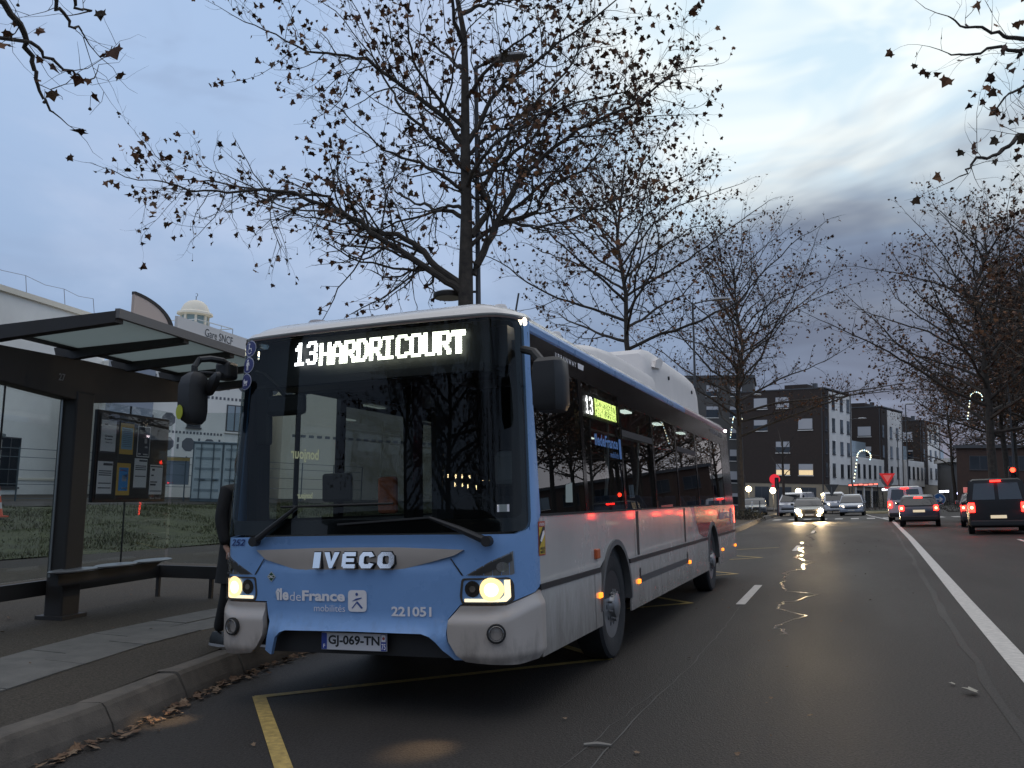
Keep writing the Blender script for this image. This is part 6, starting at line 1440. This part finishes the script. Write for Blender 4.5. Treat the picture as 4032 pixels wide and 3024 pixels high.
# ---------------------------------------------------------------- lamps, signs, lights
GALV = mat('lamp_post_grey', (.075, .075, .078), .5)
HEADG = mat('lamp_head_grey', (.30, .31, .33), .5)
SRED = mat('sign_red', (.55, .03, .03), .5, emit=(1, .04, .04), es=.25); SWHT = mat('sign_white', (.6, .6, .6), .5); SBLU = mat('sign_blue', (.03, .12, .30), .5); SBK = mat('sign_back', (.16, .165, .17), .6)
def lamp_post(label, loc, H, arm, adir=0.0, lean=LEAN, second=None):
    t = thing('street_lamp', label, 'street lamp', loc, adir, 'street lamps', lean=lean)
    b = MB(); b.tube([(0, 0, 0), (0, 0, 1.2), (0, 0, H)], [.075, .06, .04], 10); b.build('post', GALV, t, sm=True)
    b = MB(); b.tube([(0, 0, H-.05), (arm*.5, 0, H+.05), (arm, 0, H+.06)], .03, 8); b.build('arm', GALV, t, sm=True)
    b = MB(); b.loft([[(arm-.15+x, y*w, H+.06+z*h) for y, z in ((-1, 0), (-.8, .8), (0, 1.2), (.8, .8), (1, 0), (.5, -.4), (-.5, -.4))] for x, w, h in ((0, .06, .04), (.15, .14, .08), (.45, .16, .09), (.7, .12, .06), (.78, .04, .03))]); b.build('lamp_head', HEADG, t, sm=True)
    if second:
        z2, a2 = second; b = MB(); b.tube([(0, 0, z2+.05), (-a2*.6, 0, z2+.08)], .025, 6); b.build('low_arm', GALV, t)
        b = MB(); b.lathe([(.28, -.03), (.30, .0), (.30, .06), (.20, .10), (0, .11)], 20, (-a2, 0, z2)); b.build('low_lamp', mat('low_lamp_dark', (.045, .04, .035), .5), t, sm=True)
        b = MB(); b.lathe([(0, -.032), (.24, -.034), (.25, -.03)], 20, (-a2, 0, z2)); b.build('low_lamp_lens', mat('low_lamp_lens', (.35, .35, .33), .4), t)
    return t
lamp_post('tall street lamp beside the trunk of the big tree', (-4.46, 9.85, .2), 10.1, .45, 0.1, radians(.6), (5.35, .62))
lamp_post('street lamp over the tail half of the bus', (-3.55, 30.0, .2), 9.3, .9, 0, radians(1.5))
lamp_post('lamp post in front of the white range with a lit candy cane', (2.45, 88.5, 0), 9.2, .9, 0, radians(2.5))
lamp_post('tall bare pole left of the right hand tree', (6.75, 74.5, 0), 9.0, .15, 0, radians(2.5))
lamp_post('thin street lamp in front of the farthest brick block', (6.9, 92, 0), 7.6, .7, 0, radians(2.5))
lamp_post('lamp post beside the right hand tree trunk', (9.9, 44.5, 0), 8.0, .7, pi, radians(1.5))
lamp_post('lamp post left of the brick block by the second tree trunk', (-5.2, 62, .2), 9.0, .9, 0, radians(1.5))
# candy canes of lights hung on posts
CANE1 = mat('cane_warm', (1, 1, .8), .4, emit=(1.0, .95, .62), es=2.2); CANE2 = mat('cane_cool', (.7, .9, 1), .4, emit=(.55, .85, 1.0), es=1.8)
def cane(label, loc, s=1.0, flip=1):
    t = thing('light_cane', label, 'christmas light', loc, 0, 'candy cane lights', lean=LEAN)
    pts = [Vector((.05*flip*k, 0, .35*k)) for k in range(8)]; top = pts[-1]
    for k in range(1, 12): a = pi-pi*1.15*k/11; pts.append(top+Vector((flip*(.62+.62*cos(a)), 0, .62*sin(a))))
    pts = [p*s for p in pts]
    b = MB(); b.tube(pts, .05*s, 6); b.build('frame', mat('cane_frame', (.3, .3, .28), .6), t)
    for k, p in enumerate(pts): b = MB(); b.lathe([(0, -.085*s), (.075*s, 0), (0, .085*s)], 8, p+Vector((0, -.06, 0))); b.build('bulb', CANE1 if k % 3 else CANE2, t)
cane('lit candy cane on the lamp post before the white range', (2.75, 88.2, 3.0), 1.0)
cane('lit candy cane hanging beyond the tail of the bus', (-6.0, 63, 6.2), .55, 1)
cane('lit candy cane behind the crown of the right hand tree', (10.2, 62, 6.6), .6, 1)
# warm globe lamps in front of the brick block
GLOBE = mat('globe_light', (1, .9, .7), .4, emit=(1.0, .78, .46), es=14)
for (x, z), nm in zip(((-8.05, 2.6), (-5.5, 2.35), (-2.85, 2.2)), ('leftmost', 'middle', 'rightmost')):
    t = thing('globe_lamp', '%s of the three warm globe lamps before the brick block' % nm, 'lamp', (x, 94, 0), 0, 'globe lamps')
    b = MB(); b.tube([(0, 0, 0), (0, 0, z-.25)], .05, 8); b.build('post', GALV, t)
    b = MB(); b.lathe([(0, -.32), (.2, -.25), (.32, 0), (.2, .25), (0, .32)], 14, (0, 0, z)); b.build('globe', GLOBE, t, sm=True)
    ld = bpy.data.lights.new('globe_glow', 'POINT'); ld.energy = 220; ld.color = (1, .75, .42); ld.shadow_soft_size = .3
    lo = bpy.data.objects.new('globe_glow', ld); COL.objects.link(lo); lo.parent = t; lo.location = (0, -.6, z)
# give way sign on the island
def poly_sign(t, pts, mt, y, th=.02, name='plate'): b = MB(); b.prism(pts, lambda x, z: (x, y, z), lambda x, z: (x, y+th, z)); return b.build(name, mt, t)
t = thing('give_way_sign', 'red and white give way triangle on a pole on the island', 'road sign', (5.35, 79.0, 0), 0, lean=radians(2))
b = MB(); b.tube([(0, .05, 0), (0, .05, 3.6)], .045, 8); b.build('pole', SBK, t)
poly_sign(t, disc_poly(0, 2.85, .52, 20), SBK, .02, .015, 'backing_disc'); R3 = .66
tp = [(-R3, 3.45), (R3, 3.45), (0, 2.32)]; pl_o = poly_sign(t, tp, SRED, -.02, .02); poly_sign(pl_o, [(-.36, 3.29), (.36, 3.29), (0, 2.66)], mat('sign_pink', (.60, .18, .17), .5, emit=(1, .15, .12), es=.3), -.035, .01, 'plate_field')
b = MB(); b.box((0, -.01, 2.16), (.55, .03, .20)); b.build('lower_plate', SRED, t)
t = thing('island', 'low kerbed traffic island under the give way sign', 'traffic island', (4.7, 78, 0), 0)
b = MB(); b.lathe([(1.0, 0), (1.0, .12), (.94, .16), (0, .17)], 30, sq=(1.4, 3.2)); b.build('kerb_ring', mat('island_kerb', (.42, .34, .18), .7, var=.2), t, sm=True)
b = MB(); b.lathe([(.85, .165), (.80, .21), (0, .25)], 24, sq=(1.4, 3.2)); b.build('planting', GRASS, t, sm=True)
t = thing('arrow_sign', 'round blue sign with white arrow right of the hatchback', 'road sign', (8.55, 69.0, 0), 0, lean=radians(2))
b = MB(); b.tube([(0, .05, 0), (0, .05, 1.5)], .04, 8); b.build('pole', SBK, t)
d1 = poly_sign(t, disc_poly(0, 1.12, .44, 24), SWHT, -.0, .02); poly_sign(d1, disc_poly(0, 1.12, .39, 24), SBLU, -.014, .01, 'field'); poly_sign(d1, [(-.27, 1.08), (.08, 1.08), (-.02, .98), (.06, .93), (.27, 1.12), (.06, 1.31), (-.02, 1.26), (.08, 1.16), (-.27, 1.16)], SWHT, -.026, .008, 'arrow')
# traffic lights
def signal(label, loc, lit, rz=0, H=2.6, backs=False):
    t = thing('traffic_light', label, 'traffic light', loc, rz, 'traffic lights', lean=radians(2))
    b = MB(); b.tube([(0, .1, 0), (0, .1, H+.3)], .06, 8); b.build('pole', GALV, t)
    b = MB(); b.box((0, 0, H), (.32, .20, .95)); hd_ = b.build('head', BLK, t, bevel=.04)
    for k, z in enumerate((H+.30, H, H-.30)):
        b = MB(); b.lathe([(.0, -.02), (.10, -.01), (.11, .0)], 14, (0, -.105, z), 'y'); b.build('lens', mat('signal_red', (1, .1, .05), .3, emit=(1.0, .035, .015), es=9) if (lit and k == 0) else mat('signal_off', (.03, .03, .03), .3), hd_)
        b = MB(); b.loft([[(.13*cos(2*pi*i/14), yy_, z+.13*sin(2*pi*i/14)) for i in range(-2, 10)] for yy_ in (-.10, -.24)], close=False, caps=False); b.build('hood', BLK, hd_, sm=True)
    return t
signal('red traffic light shining above the black van', (9.25, 41.0, 0), True, 0, 2.2)
signal('dark traffic light seen from behind near the brick block wall', (-6.1, 70, .1), False, pi, 2.9)
signal('dark traffic light in front of the no entry disc', (-3.35, 69.2, .1), False, pi, 2.6)
t = thing('no_entry_sign', 'red no entry disc behind the dark traffic light', 'road sign', (-3.55, 69.8, .1), 0, lean=radians(2))
b = MB(); b.tube([(.25, .05, 0), (.25, .05, 3.3)], .045, 8); b.build('pole', mat('pole_reddish', (.20, .10, .09), .6), t)
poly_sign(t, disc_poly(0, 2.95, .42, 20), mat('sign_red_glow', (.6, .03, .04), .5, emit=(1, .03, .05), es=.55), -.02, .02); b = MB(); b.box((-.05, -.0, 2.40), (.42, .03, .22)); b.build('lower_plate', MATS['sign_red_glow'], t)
t = thing('sign_back', 'back of a give way triangle on a post before the beige ground floor', 'road sign', (.68, 79.2, 0), 0, lean=radians(2))
b = MB(); b.tube([(0, -.05, 0), (0, -.05, 2.4)], .04, 8); b.build('pole', SBK, t); poly_sign(t, [(-.62, 2.62), (.62, 2.62), (0, 1.6)], mat('sign_dark_back', (.06, .06, .06), .6), 0, .02)
t = thing('street_name_sign', 'pale red panel on a post left of the red traffic light', 'road sign', (8.45, 49.5, 0), 0, lean=radians(2))
for x in (-.25, .25): b = MB(); b.tube([(x, .04, 0), (x, .04, 1.7)], .03, 6); b.build('pole', SBK, t)
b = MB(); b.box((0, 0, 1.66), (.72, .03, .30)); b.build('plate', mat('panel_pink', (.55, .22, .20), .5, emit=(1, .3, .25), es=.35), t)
for i in range(3): b = MB(); b.box((0, -.018, 1.58+i*.08), (.6, .006, .02)); b.build('plate_line', SRED, t)
# lit shop fronts along the white range
for loc, w, h_, mt, lb in (((3.9, 109, 2.9), 3.4, .28, mat('neon_red', (1, .2, .15), .4, emit=(1, .22, .16), es=1.5), 'red and amber lit shop sign under the first white range'), ((7.4, 114.5, 2.3), 2.6, .42, mat('neon_white', (.9, .9, 1), .4, emit=(.85, .88, 1.0), es=4), 'white lit shop sign right of the give way triangle'), ((14.4, 128, 1.9), 1.3, .45, MATS['neon_white'], 'small white lit sign above the blue arrow disc'), ((16.4, 128, 1.6), 1.2, .40, mat('neon_blue', (.7, .7, 1), .4, emit=(.62, .62, 1.0), es=4), 'small blue white lit sign right of the arrow disc')):
    t = thing('shop_sign', lb, 'shop sign', loc, 0, 'lit shop signs'); b = MB(); b.box((0, .08, 0), (w, .12, h_)); b.build('panel', CTR, t)
    n = max(2, int(w/.5))
    for i in range(n): b = MB(); b.box((-w/2+(i+.5)*w/n, -.02, .02*((i*7) % 3-1)), (w/n*.8, .06, h_*.6)); b.build('lit_letter', mt, t)
    for x in (-w/2+.1, w/2-.1): b = MB(); b.tube([(x, .12, -loc[2]), (x, .12, 0)], .05, 6); b.build('post', CTR, t)
# hedge and small planting at the kerb by the tail of the bus
def bush(label, loc, rx, ry, rz_, n, seed, mt):
    t = thing('bush', label, 'bush', loc, 0, 'low planting'); r = random.Random(seed); st = MB(); lf = MB()
    for i in range(n//14):
        a = r.uniform(0, 2*pi); q = r.random()**.5; e = Vector((rx*q*cos(a), ry*q*sin(a), rz_*r.uniform(.5, 1)*(1-.3*q))); st.tube([(e.x*.35, e.y*.35, 0), e*.6, e], [.012, .009, .004], 3, cap=False)
    for i in range(n):
        a = r.uniform(0, 2*pi); q = r.random()**.5; e = Vector((rx*q*cos(a), ry*q*sin(a), rz_*r.random()**.7*(1.05-.45*q*q))); add_leaf(lf, e, r.uniform(.05, .11), r)
    st.build('stems', BARK, t, fix=False); tag(lf.build('foliage', mt, t, fix=False), kind='stuff')
SHRUB = mat('shrub_leaf', (.03, .03, .02), .8, island=[(.018, .020, .012), (.035, .038, .018), (.05, .035, .022)])
bush('dark low bush at the foot of the tree past the bus tail', (-4.0, 50.5, .15), 1.3, 2.2, .75, 900, 1, SHRUB)
bush('dark hedge clump on the roundabout behind the give way sign', (4.9, 96, 0), 4.5, 2.5, 1.8, 900, 2, SHRUB)
bush('low hedge right of the blue arrow sign', (10.8, 76, 0), 3.2, 1.6, 1.1, 700, 3, SHRUB)
bush('broad brown hedge along the right edge behind the black van', (16.5, 66, 0), 6.0, 3.0, 3.2, 1600, 4, mat('brown_hedge', (.05, .03, .02), .8, island=[(.03, .018, .012), (.06, .034, .022), (.045, .03, .016)]))
# bare pollard by the crossing
P_ = Tree(77, .0, .1, .35, 5, 0)
P_.w.tube([(0, 0, 0), (.02, 0, 2), (0, .02, 4.2), (.05, 0, 6.4)], [.14, .12, .10, .05], 8)
for i in range(7):
    a = i*2.4; P_.limb([(0, 0, 3.2+i*.42), (.5*cos(a), .5*sin(a), 3.7+i*.42), (1.2*cos(a), 1.2*sin(a), 4.3+i*.45)], .05, .015, .4, .5, .6)
P_.build('pollard_tree', 'thin bare pollarded tree by the no entry disc', (-3.0, 71.5, .1), 'street trees past the crossing', radians(2))
# bollard posts on the left kerb
for i, (x, y) in enumerate(((-4.0, 55.6), (-3.95, 60.5))):
    t = thing('bollard', ('slim white post in front of the dark saloon', 'slim dark post beside the dark saloon')[i], 'bollard', (x, y, .2), 0, 'kerb posts', lean=radians(2)); b = MB(); b.tube([(0, 0, 0), (0, 0, 1.1), (0, 0, 1.14)], [.045, .045, .02], 8); b.build('shaft', SWHT if i == 0 else GALV, t, sm=True); b = MB(); b.lathe([(.07, 0), (.07, .03), (.05, .05)], 10); b.build('foot', GALV, t)
# ---------------------------------------------------------------- fallen leaves, litter, grass
LITTER = mat('litter_leaf', (.1, .06, .04), .85, island=[(.06, .03, .018), (.13, .075, .04), (.20, .14, .09), (.09, .045, .025)])
r = random.Random(91)
def flat_leaf(mb, x, y, z, s, r):
    a = r.uniform(0, 2*pi); ti, tj = r.uniform(-.35, .35), r.uniform(-.35, .35); vs = []
    for u, v in LEAFSHAPE+[(0, .42)]:
        v2 = v-.45; X = (u*cos(a)-v2*sin(a))*s; Y = (u*sin(a)+v2*cos(a))*s; vs.append((x+X, y+Y, z+max(0.002, .3*s*r.random()*abs(u)+X*ti+Y*tj+.25*s)))
    mb.add(vs, [(12, i, (i+1) % 12) for i in range(12)])
lt = MB()
for i in range(520):
    y = r.uniform(-4.5, 6) if r.random() < .8 else r.uniform(6, 24); x = KERBX(y)+abs(r.gauss(0, .07))+.01; flat_leaf(lt, x, y, .004, r.uniform(.03, .075), r)
tag(lt.build('leaf_litter', LITTER, fix=False), 'brown leaf litter gathered in the gutter along the kerb', 'leaves', kind='stuff')
lt = MB()
for i in range(170):
    y = r.uniform(-5, 30); x = r.uniform(-3, 3.2); flat_leaf(lt, x, y, .004, r.uniform(.015, .04), r)
for i in range(60):
    y = r.uniform(-3, 6); x = r.uniform(-7.5, -3.4); flat_leaf(lt, x, y, PZ(x)+.012, r.uniform(.02, .05), r)
tag(lt.build('scattered_leaf_litter', LITTER, fix=False), 'scattered dry leaf bits on the road and pavement', 'leaves', kind='stuff')
for (x, y, s), lb in zip(((2.81, 1.65, .11), (2.72, 1.95, .05)), ('pale dry plane leaf lying on the road at the right', 'small leaf scrap beside the pale plane leaf')):
    lt = MB(); rq = random.Random(4); flat_leaf(lt, x, y, .004, s, rq); tag(lt.build('fallen_leaf', mat('pale_leaf', (.34, .31, .25), .8)), lb, 'leaf', 'fallen leaves on the road')
b = MB(); b.tube([(.52, -.40, .012), (.60, -.38, .018), (.68, -.37, .012)], [.008, .012, .007], 6); tag(b.build('twig', mat('twig_pale', (.25, .23, .20), .8)), 'short pale stick lying on the road at the bottom', 'twig')
# grass blades on the bank
gr = MB(); r = random.Random(17)
for i in range(42000):
    x = r.uniform(-22.2, -13.3); y = r.uniform(4, 34); z = PZ(x)+0.10*noise.noise(Vector((x*0.5, y*0.5, 0)))+0.10*smooth(-x, 15.5, 18)*(1-smooth(-x, 19.5, 22)); h_ = r.uniform(.03, .10)*(1 if noise.noise(Vector((x*.7, y*.7, 4))) > -.12 else .35); a = r.uniform(0, pi); w = r.uniform(.008, .02); dx, dy = cos(a)*w, sin(a)*w; lx, ly = r.gauss(0, .04), r.gauss(0, .04)
    gr.add([(x-dx, y-dy, z-.02), (x+dx, y+dy, z-.02), (x+lx, y+ly, z+h_)], [(0, 1, 2)])
tag(gr.build('grass', mat('grass_blade', (.06, .08, .03), .9, island=[(.035, .046, .014), (.048, .058, .019), (.060, .062, .024), (.062, .052, .028)]), fix=False), 'short mixed grass on the bank behind the shelter', 'grass', kind='stuff')

# garland of bulbs and a dark station front behind the viewer, seen only as reflections in the windscreen
gl_t = thing('light_garland', 'string of warm bulbs mirrored in the lower right of the windscreen', 'christmas light', (-2, -16, 0))
BULB = mat('bulb_warm', (1, .9, .6), .4, emit=(1.0, .78, .40), es=60)
for row in ([(-5.34, 4.48), (-4.91, 4.47), (-4.58, 4.46), (-4.2, 4.45), (-2.44, 4.41), (1.17, 4.4), (5.7, 4.52), (13.47, 5.03)], [(-4.95, 4.25), (-4.57, 4.23), (-4.3, 4.2), (-3.82, 4.17), (1.03, 4.08), (4.63, 4.11), (9.35, 4.25), (14.27, 4.5)]):
    b = MB(); b.tube([(x+2, 0, z+.08) for x, z in row], .012, 4); b.build('cable', CTR, gl_t)
    for x, z in row: b = MB(); b.lathe([(0, -.06), (.045, -.02), (.04, .02), (.015, .06), (0, .06)], 8, (x+2, 0, z)); b.build('bulb', BULB, gl_t, sm=True)
for x in (-5.6, 14.6): b = MB(); b.tube([(x+2, .05, 0), (x+2, .05, 5.2)], .06, 6); b.build('mast', GALV, gl_t)
t = thing('station_building', 'long dark building behind the viewer mirrored low in the windscreen', 'building', (-45, -62, 0), 0); h = House(t)
h.block('wall', mat('station_wall', (.06, .055, .05), .8, var=.2, vscale=.5), [(0, 0), (110, 0), (110, -14), (0, -14)], 0, 9); h.block('roof', FRAME, [(-1, 1), (111, 1), (111, -15), (-1, -15)], 9, 9.8)
for i in range(18): h.window((108-i*6, 0), (-1, 0), 0, 3.2, 1.0, 3.4, 'lit' if i % 4 == 1 else 'dark', .05)
